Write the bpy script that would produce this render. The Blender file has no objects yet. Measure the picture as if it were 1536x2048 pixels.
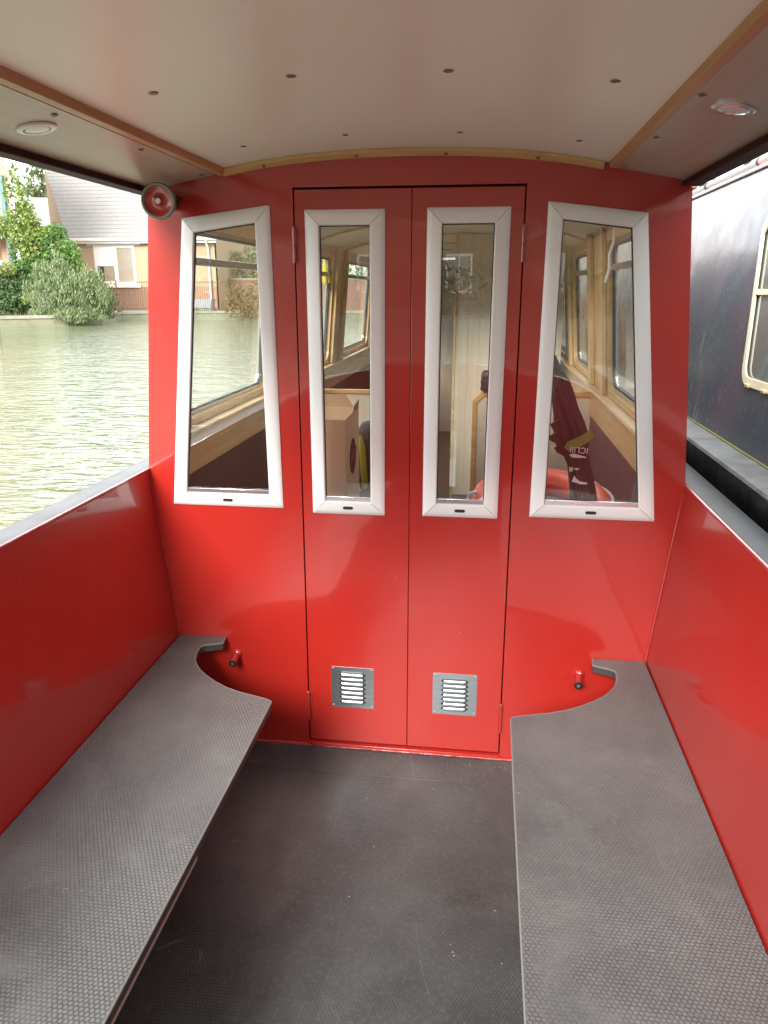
import bpy, bmesh, math, random
from mathutils import Vector, Matrix
from mathutils.geometry import tessellate_polygon
R = random.Random(7)
PI = math.pi
SC = bpy.context.scene
COL = SC.collection

# ------------------------------------------------------------------ camera
F = 1521.0
PITCH = math.atan(444/F); YAW = math.atan(209/(F/math.cos(PITCH)))
CAM = Vector((0.265, -2.573, 1.73))
_rz = Matrix.Rotation(YAW, 3, 'Z')
FW = _rz @ Vector((0, math.cos(PITCH), -math.sin(PITCH)))
RT = _rz @ Vector((1, 0, 0)); UP = RT.cross(FW)
cd = bpy.data.cameras.new('camera'); cam = bpy.data.objects.new('camera', cd); COL.objects.link(cam)
cam.location = CAM; cam.rotation_euler = (PI/2-PITCH, 0, YAW)
cd.sensor_fit = 'VERTICAL'; cd.sensor_height = 24.0; cd.lens = 24.0*F/2048
cd.clip_start = 0.02; cd.clip_end = 3000
SC.camera = cam

def at(px, py, Y):            # world point of a photo position at depth Y (used for far things)
    d = FW*F + RT*(px-768) - UP*(py-1024)
    return CAM + d*((Y-CAM.y)/d.y)

# ------------------------------------------------------------------ materials
def nmat(name):
    m = bpy.data.materials.new(name); m.use_nodes = True
    nt = m.node_tree; b = nt.nodes['Principled BSDF']
    return m, nt, b
def setp(b, color=None, rough=None, metal=None, coat=None, coatr=None, ior=None, spec=None):
    if color is not None: b.inputs['Base Color'].default_value = (*color, 1)
    if rough is not None: b.inputs['Roughness'].default_value = rough
    if metal is not None: b.inputs['Metallic'].default_value = metal
    if coat is not None: b.inputs['Coat Weight'].default_value = coat
    if coatr is not None: b.inputs['Coat Roughness'].default_value = coatr
    if ior is not None: b.inputs['IOR'].default_value = ior
    if spec is not None: b.inputs['Specular IOR Level'].default_value = spec
def N(nt, t, **kw):
    n = nt.nodes.new(t)
    for k, v in kw.items(): setattr(n, k, v)
    return n
def coords(nt, scale=(1,1,1), rot=(0,0,0)):
    tc = N(nt, 'ShaderNodeTexCoord'); mp = N(nt, 'ShaderNodeMapping')
    mp.inputs['Scale'].default_value = scale; mp.inputs['Rotation'].default_value = rot
    nt.links.new(tc.outputs['Object'], mp.inputs['Vector'])
    return mp.outputs['Vector']
def noise(nt, vec, scale, detail=4, rough=.55, dist=0):
    n = N(nt, 'ShaderNodeTexNoise'); n.inputs['Scale'].default_value = scale
    n.inputs['Detail'].default_value = detail; n.inputs['Roughness'].default_value = rough
    n.inputs['Distortion'].default_value = dist
    nt.links.new(vec, n.inputs['Vector']); return n.outputs['Fac']
def ramp(nt, fac, stops):
    r = N(nt, 'ShaderNodeValToRGB'); e = r.color_ramp.elements
    while len(e) < len(stops): e.new(.5)
    for i, (p, c) in enumerate(stops):
        e[i].position = p; e[i].color = (*c, 1) if len(c) == 3 else c
    nt.links.new(fac, r.inputs['Fac']); return r.outputs['Color']
def math_(nt, op, a, b=None, c=None):
    n = N(nt, 'ShaderNodeMath', operation=op)
    for i, v in enumerate((a, b, c)):
        if v is None: continue
        if isinstance(v, (int, float)): n.inputs[i].default_value = v
        else: nt.links.new(v, n.inputs[i])
    return n.outputs[0]
def vmath(nt, op, a, b=None):
    n = N(nt, 'ShaderNodeVectorMath', operation=op)
    for i, v in enumerate((a, b)):
        if v is None: continue
        if isinstance(v, tuple): n.inputs[i].default_value = v
        else: nt.links.new(v, n.inputs[i])
    return n.outputs['Value'] if op in ('DOT_PRODUCT', 'LENGTH') else n.outputs['Vector']
def mixc(nt, fac, a, b):
    n = N(nt, 'ShaderNodeMix', data_type='RGBA')
    if isinstance(fac, (int, float)): n.inputs['Factor'].default_value = fac
    else: nt.links.new(fac, n.inputs['Factor'])
    for k, v in (('A', a), ('B', b)):
        s = [i for i in n.inputs if i.name == k and i.type == 'RGBA'][0]
        if isinstance(v, tuple): s.default_value = (*v, 1)
        else: nt.links.new(v, s)
    return [o for o in n.outputs if o.type == 'RGBA'][0]
def bump(nt, b, h, strength=.3, dist=.01, coat=False):
    n = N(nt, 'ShaderNodeBump'); n.inputs['Strength'].default_value = strength
    n.inputs['Distance'].default_value = dist
    nt.links.new(h, n.inputs['Height']); nt.links.new(n.outputs[0], b.inputs['Normal'])
    if coat: nt.links.new(n.outputs[0], b.inputs['Coat Normal'])
def mat(name, c1, c2=None, rough=.5, metal=0, coat=0, coatr=.05, ns=3, bs=0, bd=.002, bscale=40, stretch=(1,1,1), lo=.35, hi=.65, spec=None):
    m, nt, b = nmat(name); setp(b, c1, rough, metal, coat, coatr, spec=spec)
    v = coords(nt, stretch)
    if c2 is not None:
        nt.links.new(ramp(nt, noise(nt, v, ns, 5), [(lo, c1), (hi, c2)]), b.inputs['Base Color'])
    if bs: bump(nt, b, noise(nt, v, bscale, 3), bs, bd)
    return m

M = {}
def red_paint(name, col, rough=.3, coat=.7):
    m, nt, b = nmat(name); setp(b, col, rough, 0, coat, .05)
    v = coords(nt)
    # fine orange peel plus the slow waviness of welded sheet
    h1 = noise(nt, v, 3.2, 2); h2 = noise(nt, v, 130, 2)
    h = math_(nt, 'ADD', math_(nt, 'MULTIPLY', h1, 1.0), math_(nt, 'MULTIPLY', h2, .006))
    bump(nt, b, h, .35, .012, True)
    n3 = noise(nt, v, 1.6, 5)
    c = ramp(nt, n3, [(.3, tuple(x*.9 for x in col)), (.7, tuple(min(1, x*1.06) for x in col))])
    # small chips and dust specks
    vo = N(nt, 'ShaderNodeTexVoronoi'); vo.inputs['Scale'].default_value = 16; nt.links.new(v, vo.inputs['Vector'])
    sp = math_(nt, 'LESS_THAN', vo.outputs['Distance'], .035)
    sp2 = math_(nt, 'MULTIPLY', sp, math_(nt, 'GREATER_THAN', noise(nt, v, 5, 1), .56))
    nt.links.new(mixc(nt, math_(nt, 'MULTIPLY', sp2, .45), c, (.8, .45, .42)), b.inputs['Base Color'])
    # smeared grime: gloss breaks up in patches
    gr = N(nt, 'ShaderNodeMapRange'); gr.inputs['From Min'].default_value = .42; gr.inputs['From Max'].default_value = .70
    gr.inputs['To Min'].default_value = .03; gr.inputs['To Max'].default_value = .10
    nt.links.new(noise(nt, coords(nt, (3, 3, 1)), 2.4, 8, .65, .8), gr.inputs['Value']); nt.links.new(gr.outputs[0], b.inputs['Coat Roughness'])
    return m
M['red'] = red_paint('red_gloss_paint', (.385, .0185, .0125))
M['redside'] = red_paint('red_gloss_paint_side', (.375, .0165, .0105), .35)
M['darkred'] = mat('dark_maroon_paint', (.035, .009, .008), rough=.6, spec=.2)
M['bead'] = mat('painted_weld', (.35, .022, .018), rough=.3, coat=.8, bs=.6, bscale=60, bd=.004)

def frame_mat():
    m, nt, b = nmat('satin_aluminium'); setp(b, (.84, .85, .85), .40, .12)
    v = coords(nt, (60, 60, 2)); bump(nt, b, noise(nt, v, 6, 2), .04, .001)
    return m
M['alu'] = frame_mat()
M['chrome'] = mat('bright_aluminium', (.75, .77, .8), rough=.22, metal=.9)
M['steel'] = mat('brushed_steel', (.46, .51, .54), (.40, .45, .48), rough=.30, metal=.95, ns=12, stretch=(1, 1, 9), bs=.08, bscale=80)
M['screw'] = mat('screw_metal', (.22, .18, .15), rough=.35, metal=.9)
M['brass'] = mat('pale_brass', (.75, .62, .32), rough=.35, metal=.6)
M['black'] = mat('black_rubber', (.012, .012, .013), rough=.55)
M['gasket'] = mat('dark_gasket', (.03, .03, .032), rough=.5)
def glass(name, tint=(1, 1, 1), ior=1.5, rough=0.0, boost=1.0):
    m, nt, b = nmat(name); nt.nodes.remove(b)
    out = [n for n in nt.nodes if n.type == 'OUTPUT_MATERIAL'][0]
    tr = N(nt, 'ShaderNodeBsdfTransparent'); tr.inputs[0].default_value = (*tint, 1)
    gl = N(nt, 'ShaderNodeBsdfGlossy'); gl.inputs['Roughness'].default_value = rough
    f0 = ((ior-1)/(ior+1))**2 * 2 * boost
    ge = N(nt, 'ShaderNodeNewGeometry')
    cs_ = math_(nt, 'ABSOLUTE', vmath(nt, 'DOT_PRODUCT', ge.outputs['Normal'], ge.outputs['Incoming']))
    fac = math_(nt, 'MULTIPLY_ADD', math_(nt, 'POWER', math_(nt, 'SUBTRACT', 1.0, cs_), 5.0), 1-f0, f0)
    mx = N(nt, 'ShaderNodeMixShader')
    nt.links.new(fac, mx.inputs[0])
    nt.links.new(tr.outputs[0], mx.inputs[1]); nt.links.new(gl.outputs[0], mx.inputs[2])
    nt.links.new(mx.outputs[0], out.inputs[0]); return m
M['glass'] = glass('window_glass', (.93, .95, .94), 1.55, boost=1.35)
M['glass2'] = glass('cabin_side_glass', (.93, .96, .95), 1.45, boost=1.2)

def wood(name, c1, c2, axis='y', rough=.4, coat=.2, scale=1.0):
    m, nt, b = nmat(name); setp(b, c1, rough, 0, coat, .2)
    s = {'x': (1.2, 14, 14), 'y': (14, 1.2, 14), 'z': (14, 14, 1.2)}[axis]
    v = coords(nt, tuple(k*scale for k in s))
    f = noise(nt, v, 2.2, 6, .6, .6)
    nt.links.new(ramp(nt, f, [(.3, c1), (.7, c2)]), b.inputs['Base Color'])
    bump(nt, b, f, .08, .002); return m
M['oak_y'] = wood('varnished_oak_y', (.46, .26, .10), (.60, .38, .17), 'y')
M['oak_x'] = wood('varnished_oak_x', (.46, .26, .10), (.60, .38, .17), 'x')
M['oak_z'] = wood('varnished_oak_z', (.50, .30, .12), (.66, .43, .20), 'z')
M['trim'] = wood('ceiling_trim_y', (.42, .22, .09), (.54, .30, .13), 'y', .45)
M['trimx'] = wood('ceiling_trim_x', (.50, .30, .12), (.62, .40, .18), 'x', .45)
M['panel_z'] = wood('ash_panelling', (.52, .45, .34), (.60, .53, .41), 'z', .45, .1, .6)
M['soffit'] = wood('pale_ply_soffit', (.40, .32, .25), (.47, .39, .31), 'y', .38, .15, 1.6)
M['floorwood'] = wood('dark_cabin_floor', (.10, .05, .03), (.15, .08, .045), 'y')
def ceil_mat():
    m, nt, b = nmat('cream_laminate'); setp(b, (.62, .55, .44), .34, 0, .0)
    v = coords(nt); h = noise(nt, v, 2.3, 2)
    bump(nt, b, h, .10, .01)
    nt.links.new(ramp(nt, noise(nt, v, 1.1, 3), [(.3, (.85, .86, .76)), (.7, (.88, .88, .79))]), b.inputs['Base Color'])
    return m
M['ceil'] = ceil_mat()
M['lining'] = mat('maroon_lining', (.075, .038, .038), (.095, .05, .046), rough=.6, ns=6)
M['gunwale'] = mat('grey_gunwale_paint', (.075, .082, .09), (.11, .118, .126), rough=.5, ns=7, bs=.25, bscale=160, bd=.001, spec=.35)
M['hull'] = mat('black_hull_paint', (.020, .021, .021), (.10, .10, .085), rough=.45, ns=11, lo=.42, hi=.75, bs=.3, bscale=20, bd=.01)

def hexmat(name, stud, groove, pitch, rough, bs, wear, dust=0.0, mixamt=1.0):
    m, nt, b = nmat(name); setp(b, stud, rough)
    tc = N(nt, 'ShaderNodeTexCoord')
    v = vmath(nt, 'ADD', tc.outputs['Object'], (50, 50, 0))
    v = vmath(nt, 'MULTIPLY', v, (1/pitch, 1/pitch, 0))
    r = (1.0, 1.7320508, 1.0); hh = (.5, .8660254, 0.0)
    a = vmath(nt, 'SUBTRACT', vmath(nt, 'MODULO', v, r), hh)
    c = vmath(nt, 'SUBTRACT', vmath(nt, 'MODULO', vmath(nt, 'SUBTRACT', v, hh), r), hh)
    da = vmath(nt, 'LENGTH', a); dc = vmath(nt, 'LENGTH', c)
    lt = math_(nt, 'LESS_THAN', da, dc)
    mx = N(nt, 'ShaderNodeMix', data_type='VECTOR'); nt.links.new(lt, mx.inputs['Factor'])
    va = [i for i in mx.inputs if i.name == 'A' and i.type == 'VECTOR'][0]; vb = [i for i in mx.inputs if i.name == 'B' and i.type == 'VECTOR'][0]
    nt.links.new(c, va); nt.links.new(a, vb)
    g = vmath(nt, 'ABSOLUTE', [o for o in mx.outputs if o.type == 'VECTOR'][0])
    d1 = vmath(nt, 'DOT_PRODUCT', g, (.5, .8660254, 0.0)); d2 = vmath(nt, 'DOT_PRODUCT', g, (1.0, 0.0, 0.0))
    hd = math_(nt, 'MAXIMUM', d1, d2)
    h = N(nt, 'ShaderNodeMapRange'); h.interpolation_type = 'SMOOTHSTEP'
    h.inputs['From Min'].default_value = .30; h.inputs['From Max'].default_value = .47
    h.inputs['To Min'].default_value = 1; h.inputs['To Max'].default_value = 0
    nt.links.new(hd, h.inputs['Value'])
    oc = coords(nt)
    w = noise(nt, oc, 2.6, 6, .6); w2 = noise(nt, oc, 11, 4)
    base = ramp(nt, w, [(.3, tuple(x*(1-wear) for x in stud)), (.7, tuple(x*(1+wear) for x in stud))])
    wm = N(nt, 'ShaderNodeMapRange'); wm.inputs['From Min'].default_value = .50; wm.inputs['From Max'].default_value = .70
    wm.inputs['To Min'].default_value = 1.0; wm.inputs['To Max'].default_value = .25; nt.links.new(noise(nt, oc, 4.2, 5, .6, .5), wm.inputs['Value'])
    wk = math_(nt, 'MULTIPLY', wm.outputs[0], mixamt)
    hf = math_(nt, 'SUBTRACT', 1.0, math_(nt, 'MULTIPLY', math_(nt, 'SUBTRACT', 1.0, h.outputs[0]), wk))
    colr = mixc(nt, hf, groove, base)  # studs coloured lighter than grooves, painting in their sheen
    fm = noise(nt, oc, 75, 3, .7); fg = N(nt, 'ShaderNodeMapRange'); fg.inputs['From Min'].default_value = .5; fg.inputs['From Max'].default_value = .85; fg.inputs['To Max'].default_value = .30
    nt.links.new(fm, fg.inputs['Value']); colr = mixc(nt, fg.outputs[0], colr, (.24, .235, .225))
    # pale rubbed-in dust, patchy
    dp = noise(nt, oc, 3.4, 7, .68, .6)
    df = N(nt, 'ShaderNodeMapRange'); df.inputs['From Min'].default_value = .46; df.inputs['From Max'].default_value = .72; df.inputs['To Max'].default_value = .17
    nt.links.new(dp, df.inputs['Value']); colr = mixc(nt, df.outputs[0], colr, (.20, .195, .185))
    # dust specks and faint scuffs
    vo = N(nt, 'ShaderNodeTexVoronoi'); vo.inputs['Scale'].default_value = 22; nt.links.new(oc, vo.inputs['Vector'])
    sp = math_(nt, 'MULTIPLY', math_(nt, 'LESS_THAN', vo.outputs['Distance'], .05), math_(nt, 'GREATER_THAN', w2, .57))
    colr = mixc(nt, math_(nt, 'MULTIPLY', sp, dust), colr, (.5, .48, .44))
    wv = coords(nt, (1, .3, 1), (0, 0, .6))
    sc = noise(nt, wv, 1.6, 1, .5, .4)
    line = math_(nt, 'LESS_THAN', math_(nt, 'ABSOLUTE', math_(nt, 'SUBTRACT', sc, .46)), .0007)
    line = math_(nt, 'MULTIPLY', line, math_(nt, 'GREATER_THAN', noise(nt, oc, 4.3, 2), .55))
    colr = mixc(nt, math_(nt, 'MULTIPLY', line, dust*.25), colr, (.3, .29, .27))
    nt.links.new(colr, b.inputs['Base Color'])
    rr = N(nt, 'ShaderNodeMapRange'); rr.inputs['To Min'].default_value = rough-.08; rr.inputs['To Max'].default_value = rough+.12
    nt.links.new(w2, rr.inputs['Value']); nt.links.new(rr.outputs[0], b.inputs['Roughness'])
    bump(nt, b, hf, bs, .0012)
    return m
M['studs'] = hexmat('studded_rubber', (.112, .114, .113), (.055, .056, .056), .0105, .34, .7, .30, .4)
M['floorstuds'] = hexmat('worn_studded_floor', (.054, .060, .060), (.026, .029, .029), .0105, .36, .6, .45, .9, .85)
M['boardedge'] = mat('dark_board_edge', (.05, .045, .045), rough=.5)
M['edging'] = mat('grey_edging', (.17, .17, .165), rough=.4)

# ------------------------------------------------------------------ mesh builder
class MB:
    def __init__(s): s.v = []; s.f = []; s.m = []; s.sm = []
    def add(s, vs, fs, mi=0, smooth=False):
        o = len(s.v); s.v += [Vector(p) for p in vs]
        for f in fs: s.f.append([o+i for i in f]); s.m.append(mi); s.sm.append(smooth)
        return s
    def box(s, x0, x1, y0, y1, z0, z1, mi=0):
        vs = [(x, y, z) for z in (z0, z1) for y in (y0, y1) for x in (x0, x1)]
        return s.add(vs, [(0,2,3,1), (4,5,7,6), (0,1,5,4), (2,6,7,3), (0,4,6,2), (1,3,7,5)], mi)
    def obox(s, c, ax, ay, az, mi=0):
        c = Vector(c); ax = Vector(ax); ay = Vector(ay); az = Vector(az)
        vs = [c + ax*i + ay*j + az*k for k in (-1, 1) for j in (-1, 1) for i in (-1, 1)]
        return s.add(vs, [(0,2,3,1), (4,5,7,6), (0,1,5,4), (2,6,7,3), (0,4,6,2), (1,3,7,5)], mi)
    def tube(s, pts, r, n=10, mi=0, caps=True, closed=False, flat=1.0):
        pts = [Vector(p) for p in pts]; k = len(pts)
        rs = r if isinstance(r, (list, tuple)) else [r]*k
        vs = []; up0 = None
        for i, p in enumerate(pts):
            if closed: t = pts[(i+1) % k] - pts[i-1]
            else: t = pts[min(i+1, k-1)] - pts[max(i-1, 0)]
            t.normalize()
            if up0 is None: up0 = Vector((0, 0, 1)) if abs(t.z) < .9 else Vector((0, 1, 0))
            a = t.cross(up0).normalized(); b = a.cross(t).normalized(); up0 = b
            for j in range(n):
                th = 2*PI*j/n; vs.append(p + a*math.cos(th)*rs[i] + b*math.sin(th)*rs[i]*flat)
        fs = []
        for i in range(k if closed else k-1):
            i2 = (i+1) % k
            for j in range(n): fs.append((i*n+j, i*n+(j+1) % n, i2*n+(j+1) % n, i2*n+j))
        s.add(vs, fs, mi, True)
        if caps and not closed:
            s.add(vs[:n], [tuple(range(n))[::-1]], mi); s.add(vs[-n:], [tuple(range(n))], mi)
        return s
    def lathe(s, c, axis, prof, n=32, mi=0, smooth=True):   # prof: (radius, distance along axis)
        c = Vector(c); ax = Vector(axis).normalized()
        a = ax.cross(Vector((0, 0, 1)) if abs(ax.z) < .9 else Vector((1, 0, 0))).normalized(); b = ax.cross(a)
        vs = []
        for r, d in prof:
            for j in range(n):
                th = 2*PI*j/n; vs.append(c + ax*d + a*math.cos(th)*r + b*math.sin(th)*r)
        fs = [(i*n+j, i*n+(j+1) % n, (i+1)*n+(j+1) % n, (i+1)*n+j) for i in range(len(prof)-1) for j in range(n)]
        return s.add(vs, fs, mi, smooth)
    def plate(s, outer, holes, w0, w1, fn, mi=0, mside=None, walls=True):
        # flat plate with holes; fn(u, v, w) -> xyz
        if mside is None: mside = mi
        loops = [outer] + list(holes)
        tris = tessellate_polygon([[Vector((u, v, 0)) for u, v in lp] for lp in loops])
        flat = [p for lp in loops for p in lp]
        s.add([fn(u, v, w0) for u, v in flat], [tuple(t) for t in tris], mi)
        if w1 is None: return s
        s.add([fn(u, v, w1) for u, v in flat], [tuple(t)[::-1] for t in tris], mi)
        if walls:
            for lp in loops:
                k = len(lp)
                vs = [fn(u, v, w0) for u, v in lp] + [fn(u, v, w1) for u, v in lp]
                s.add(vs, [(i, (i+1) % k, k+(i+1) % k, k+i) for i in range(k)], mside)
        return s
    def build(s, name, mats, parent=None, bevel=0, solid=0, label=None, tagd=None, weld=False):
        me = bpy.data.meshes.new(name)
        off = Vector((0, 0, 0)); q = parent
        while q is not None: off += Vector(q.location); q = q.parent
        me.from_pydata([tuple(p-off) for p in s.v], [], s.f)
        if not isinstance(mats, (list, tuple)): mats = [mats]
        for mm in mats: me.materials.append(M[mm] if isinstance(mm, str) else mm)
        me.polygons.foreach_set('material_index', s.m); me.polygons.foreach_set('use_smooth', s.sm)
        bm = bmesh.new(); bm.from_mesh(me)
        bmesh.ops.remove_doubles(bm, verts=bm.verts, dist=1e-5)
        if not weld is None: bmesh.ops.recalc_face_normals(bm, faces=bm.faces)
        bm.to_mesh(me); bm.free(); me.update(); me.set_sharp_from_angle(angle=math.radians(42))
        o = bpy.data.objects.new(name, me); COL.objects.link(o)
        if parent is not None: o.parent = parent
        if bevel:
            b = o.modifiers.new('b', 'BEVEL'); b.width = bevel; b.segments = 2; b.limit_method = 'ANGLE'; b.angle_limit = .6
        if label: o['label'] = label
        if tagd: tag(o, *tagd)
        return o
def tag(o, label=None, cat=None, group=None, kind=None):
    if label: o['label'] = label
    if cat: o['category'] = cat
    if group: o['group'] = group
    if kind: o['kind'] = kind
    return o
def thing(name, label, cat, loc=(0, 0, 0), group=None):
    o = bpy.data.objects.new(name, None); COL.objects.link(o); o.location = loc; o.empty_display_size = .1
    return tag(o, label, cat, group)
def frombm(f):   # leaves: raw mesh without welding
    pass
def XZ(sign=1):
    return lambda u, v, w: Vector((u, w, v))
def text_mesh(txt, size, mtx, mat_, name, parent, depth=.0005):
    cu = bpy.data.curves.new(name, 'FONT'); cu.body = txt; cu.size = size; cu.extrude = depth
    cu.align_x = 'CENTER'; cu.align_y = 'CENTER'
    t = bpy.data.objects.new(name, cu); COL.objects.link(t)
    dg = bpy.context.evaluated_depsgraph_get(); me = bpy.data.meshes.new_from_object(t.evaluated_get(dg))
    bpy.data.objects.remove(t)
    off = Vector((0, 0, 0)); q = parent
    while q is not None: off += Vector(q.location); q = q.parent
    me.transform(Matrix.Translation(-off) @ mtx); me.materials.clear(); me.materials.append(M[mat_])
    o = bpy.data.objects.new(name, me); COL.objects.link(o); o.parent = parent; return o

# ================================================================== THE NARROWBOAT
boat = thing('narrowboat', 'bright red narrowboat the photo is taken aboard, with white framed windows and cream canopy ceiling', 'narrowboat', (0, 0, 0))

def roof_z(x):
    pts = [(0, 2.152), (.28, 2.143), (.54, 2.122), (.65, 2.100), (.78, 2.066), (.855, 2.035), (.90, 2.012)]
    x = abs(x)
    for (a, za), (b, zb) in zip(pts, pts[1:]):
        if x <= b: return za + (zb-za)*(x-a)/(b-a)
    return 2.01
def roof_s(x):   # smooth version for the arched panels
    x = abs(x); return 2.153 - .105*x*x - .06*x**4*1.6
def side_x(z):   # interior face of the cockpit side
    if z >= 1.1: return .94 - (.94-.858)*(z-1.1)/.93
    if z >= .45: return .873 + (.94-.873)*(z-.45)/.65
    return .84 + (.873-.84)*z/.45
def taper(y):
    if y >= -2.3: return 1.0
    t = min(1, (-2.3-y)/1.9); return math.sqrt(max(0, 1-t*t))

# --- bulkhead with openings
outer = [(-side_x(0), -.02), (side_x(0), -.02), (side_x(.45), .45), (side_x(1.1), 1.1), (side_x(2.03), 2.03)]
for i in range(13):
    x = .82 - i*(1.64/12); outer.append((x, roof_s(x)+.012))
outer += [(-side_x(2.03), 2.03), (-side_x(1.1), 1.1), (-side_x(.45), .45)]
door_hole = [(-.3715, .022), (.3715, .022), (.3715, 2.046), (-.3715, 2.046)]
W1o = [(-.747, 1.957), (-.448, 1.994), (-.4405, .974), (-.853, .975)]
W1i = [(-.706, 1.912), (-.498, 1.940), (-.489, 1.022), (-.799, 1.022)]
W4o = [(.439, 1.994), (.740, 1.957), (.852, .975), (.434, .975)]
W4i = [(.486, 1.941), (.698, 1.914), (.796, 1.022), (.482, 1.022)]
W2o = [(-.333, 1.978), (-.071, 1.978), (-.072, .960), (-.331, .960)]
W2i = [(-.286, 1.930), (-.120, 1.930), (-.121, 1.008), (-.284, 1.008)]
W3o = [(.064, 1.980), (.326, 1.980), (.324, .964), (.063, .964)]
W3i = [(.112, 1.932), (.278, 1.932), (.276, 1.012), (.111, 1.012)]
def grow(poly, d):
    c = Vector((sum(p[0] for p in poly)/4, sum(p[1] for p in poly)/4))
    return [(p[0] + (d if p[0] > c.x else -d), p[1] + (d if p[1] > c.y else -d)) for p in poly]
mb = MB(); mb.plate(outer, [door_hole, grow(W1i, .006), grow(W4i, .006)], 0, .012, XZ())
bulk = mb.build('bulkhead', 'red', boat)
# rebate behind the door gap
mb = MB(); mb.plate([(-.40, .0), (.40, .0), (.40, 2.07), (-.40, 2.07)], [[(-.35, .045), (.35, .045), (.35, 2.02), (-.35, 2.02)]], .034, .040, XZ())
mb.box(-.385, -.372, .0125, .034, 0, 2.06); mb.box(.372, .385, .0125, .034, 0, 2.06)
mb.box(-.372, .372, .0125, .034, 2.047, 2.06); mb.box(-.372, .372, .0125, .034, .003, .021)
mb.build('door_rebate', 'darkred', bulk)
# weld beads and sill angle
def bead(pts, r, name='weld_bead', seg=.02, m='bead', parent=boat):
    P = []
    for a, b in zip(pts, pts[1:]):
        a = Vector(a); b = Vector(b); n = max(2, int((b-a).length/seg))
        for i in range(n): P.append(a + (b-a)*i/n)
    P.append(Vector(pts[-1]))
    rs = [r*(.7+.5*R.random()) for _ in P]
    mb = MB(); mb.tube(P, rs, 7); return mb.build(name, m, parent)
bead([(-.84, -.003, .004), (.84, -.003, .004)], .007, parent=bulk)
for s in (-1, 1):
    bead([(s*.838, -.002, .02), (s*.871, -.002, .45), (s*.938, -.002, 1.095)], .004, parent=bulk)
mb = MB(); mb.box(-.372, .372, -.010, -.0015, .008, .020); mb.build('door_sill', 'red', bulk, bevel=.002)

def window(out, inn, parent, yface, nm='window', whole=True):
    """mitred satin frame, pane, drain slot"""
    if whole:
        root = None
    mb = MB()
    prof = [(0, .0005), (.0, .0035), (.03, .0050), (.35, .0088), (.75, .0118), (.94, .0120), (1.0, .0090), (1.0, -.006)]
    for k in range(4):
        a, b = Vector(out[k]), Vector(out[(k+1) % 4]); c, d = Vector(inn[k]), Vector(inn[(k+1) % 4])
        dr = (b-a).normalized()*.0007
        a = a+dr; b = b-dr; c = c+dr; d = d-dr
        vs = []
        for t, h in prof:
            p = a.lerp(c, t); q = b.lerp(d, t)
            vs += [(p.x, yface-h, p.y), (q.x, yface-h, q.y)]
        n = len(prof)
        mb.add(vs, [(2*i, 2*i+1, 2*i+3, 2*i+2) for i in range(n-1)], 0)
        mb.add([vs[2*i] for i in range(n)], [tuple(range(n))], 0); mb.add([vs[2*i+1] for i in range(n)], [tuple(range(n))], 0)
    # dark line under the mitres
    mb2 = MB()
    fr = mb.build('frame' if whole else 'window_frame', 'alu', parent)
    for k in range(4):
        p, q = Vector(out[k]), Vector(inn[k]); d = (q-p).normalized(); nrm = Vector((-d.y, d.x))*.0006
        p = p+d*.004; hts = [(.03, .0050), (.35, .0088), (.75, .0118), (.93, .0120)]
        pts = [(p.lerp(q, t), h) for t, h in hts]
        vs = []
        for pp, h in pts:
            vs += [(pp.x-nrm.x, yface-h-.0002, pp.y-nrm.y), (pp.x+nrm.x, yface-h-.0002, pp.y+nrm.y)]
        mb2.add(vs, [(2*i, 2*i+1, 2*i+3, 2*i+2) for i in range(3)], 0)
    # gasket round the glass
    g = grow(inn, .004); mb2.plate(g, [grow(inn, -.0035)], yface+.0015, yface+.006, XZ(), 0)
    mb2.build('gasket' if whole else 'window_gasket', 'gasket', parent)
    # bright channel along the bottom
    (x1, z1), (x0, z0) = inn[2], inn[3]
    mb3 = MB(); mb3.box(min(x0, x1)+.001, max(x0, x1)-.001, yface-.004, yface+.001, z0+.0005, z0+.017)
    mb3.build('channel' if whole else 'window_channel', 'chrome', parent, bevel=.0015)
    mb4 = MB(); mb4.plate(grow(inn, .003), [], yface+.0065, None, XZ(), 0)
    mb4.build('pane' if whole else 'window_pane', 'glass', parent)
    # black drain slot in the bottom member
    cx = (x0+x1)/2 + .0; oz = (out[2][1]+inn[2][1])/2 + .001
    pts = []
    for j in range(9): th = -PI/2 + PI*j/8; pts.append((cx+.013+.0055*math.cos(th), oz+.0055*math.sin(th)))
    for j in range(9): th = PI/2 + PI*j/8; pts.append((cx-.013+.0055*math.cos(th), oz+.0055*math.sin(th)))
    mb5 = MB(); mb5.plate(pts, [], yface-.0095, yface-.0112, XZ(), 0)
    mb5.build('drain_slot', 'black', parent)
for o_, i_, lb in ((W1o, W1i, 'tall slant-topped window left of the doors'), (W4o, W4i, 'tall slant-topped window right of the doors')):
    w = thing('window', None, None); w.parent = boat; w['label'] = lb
    window(o_, i_, w, 0)

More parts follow.
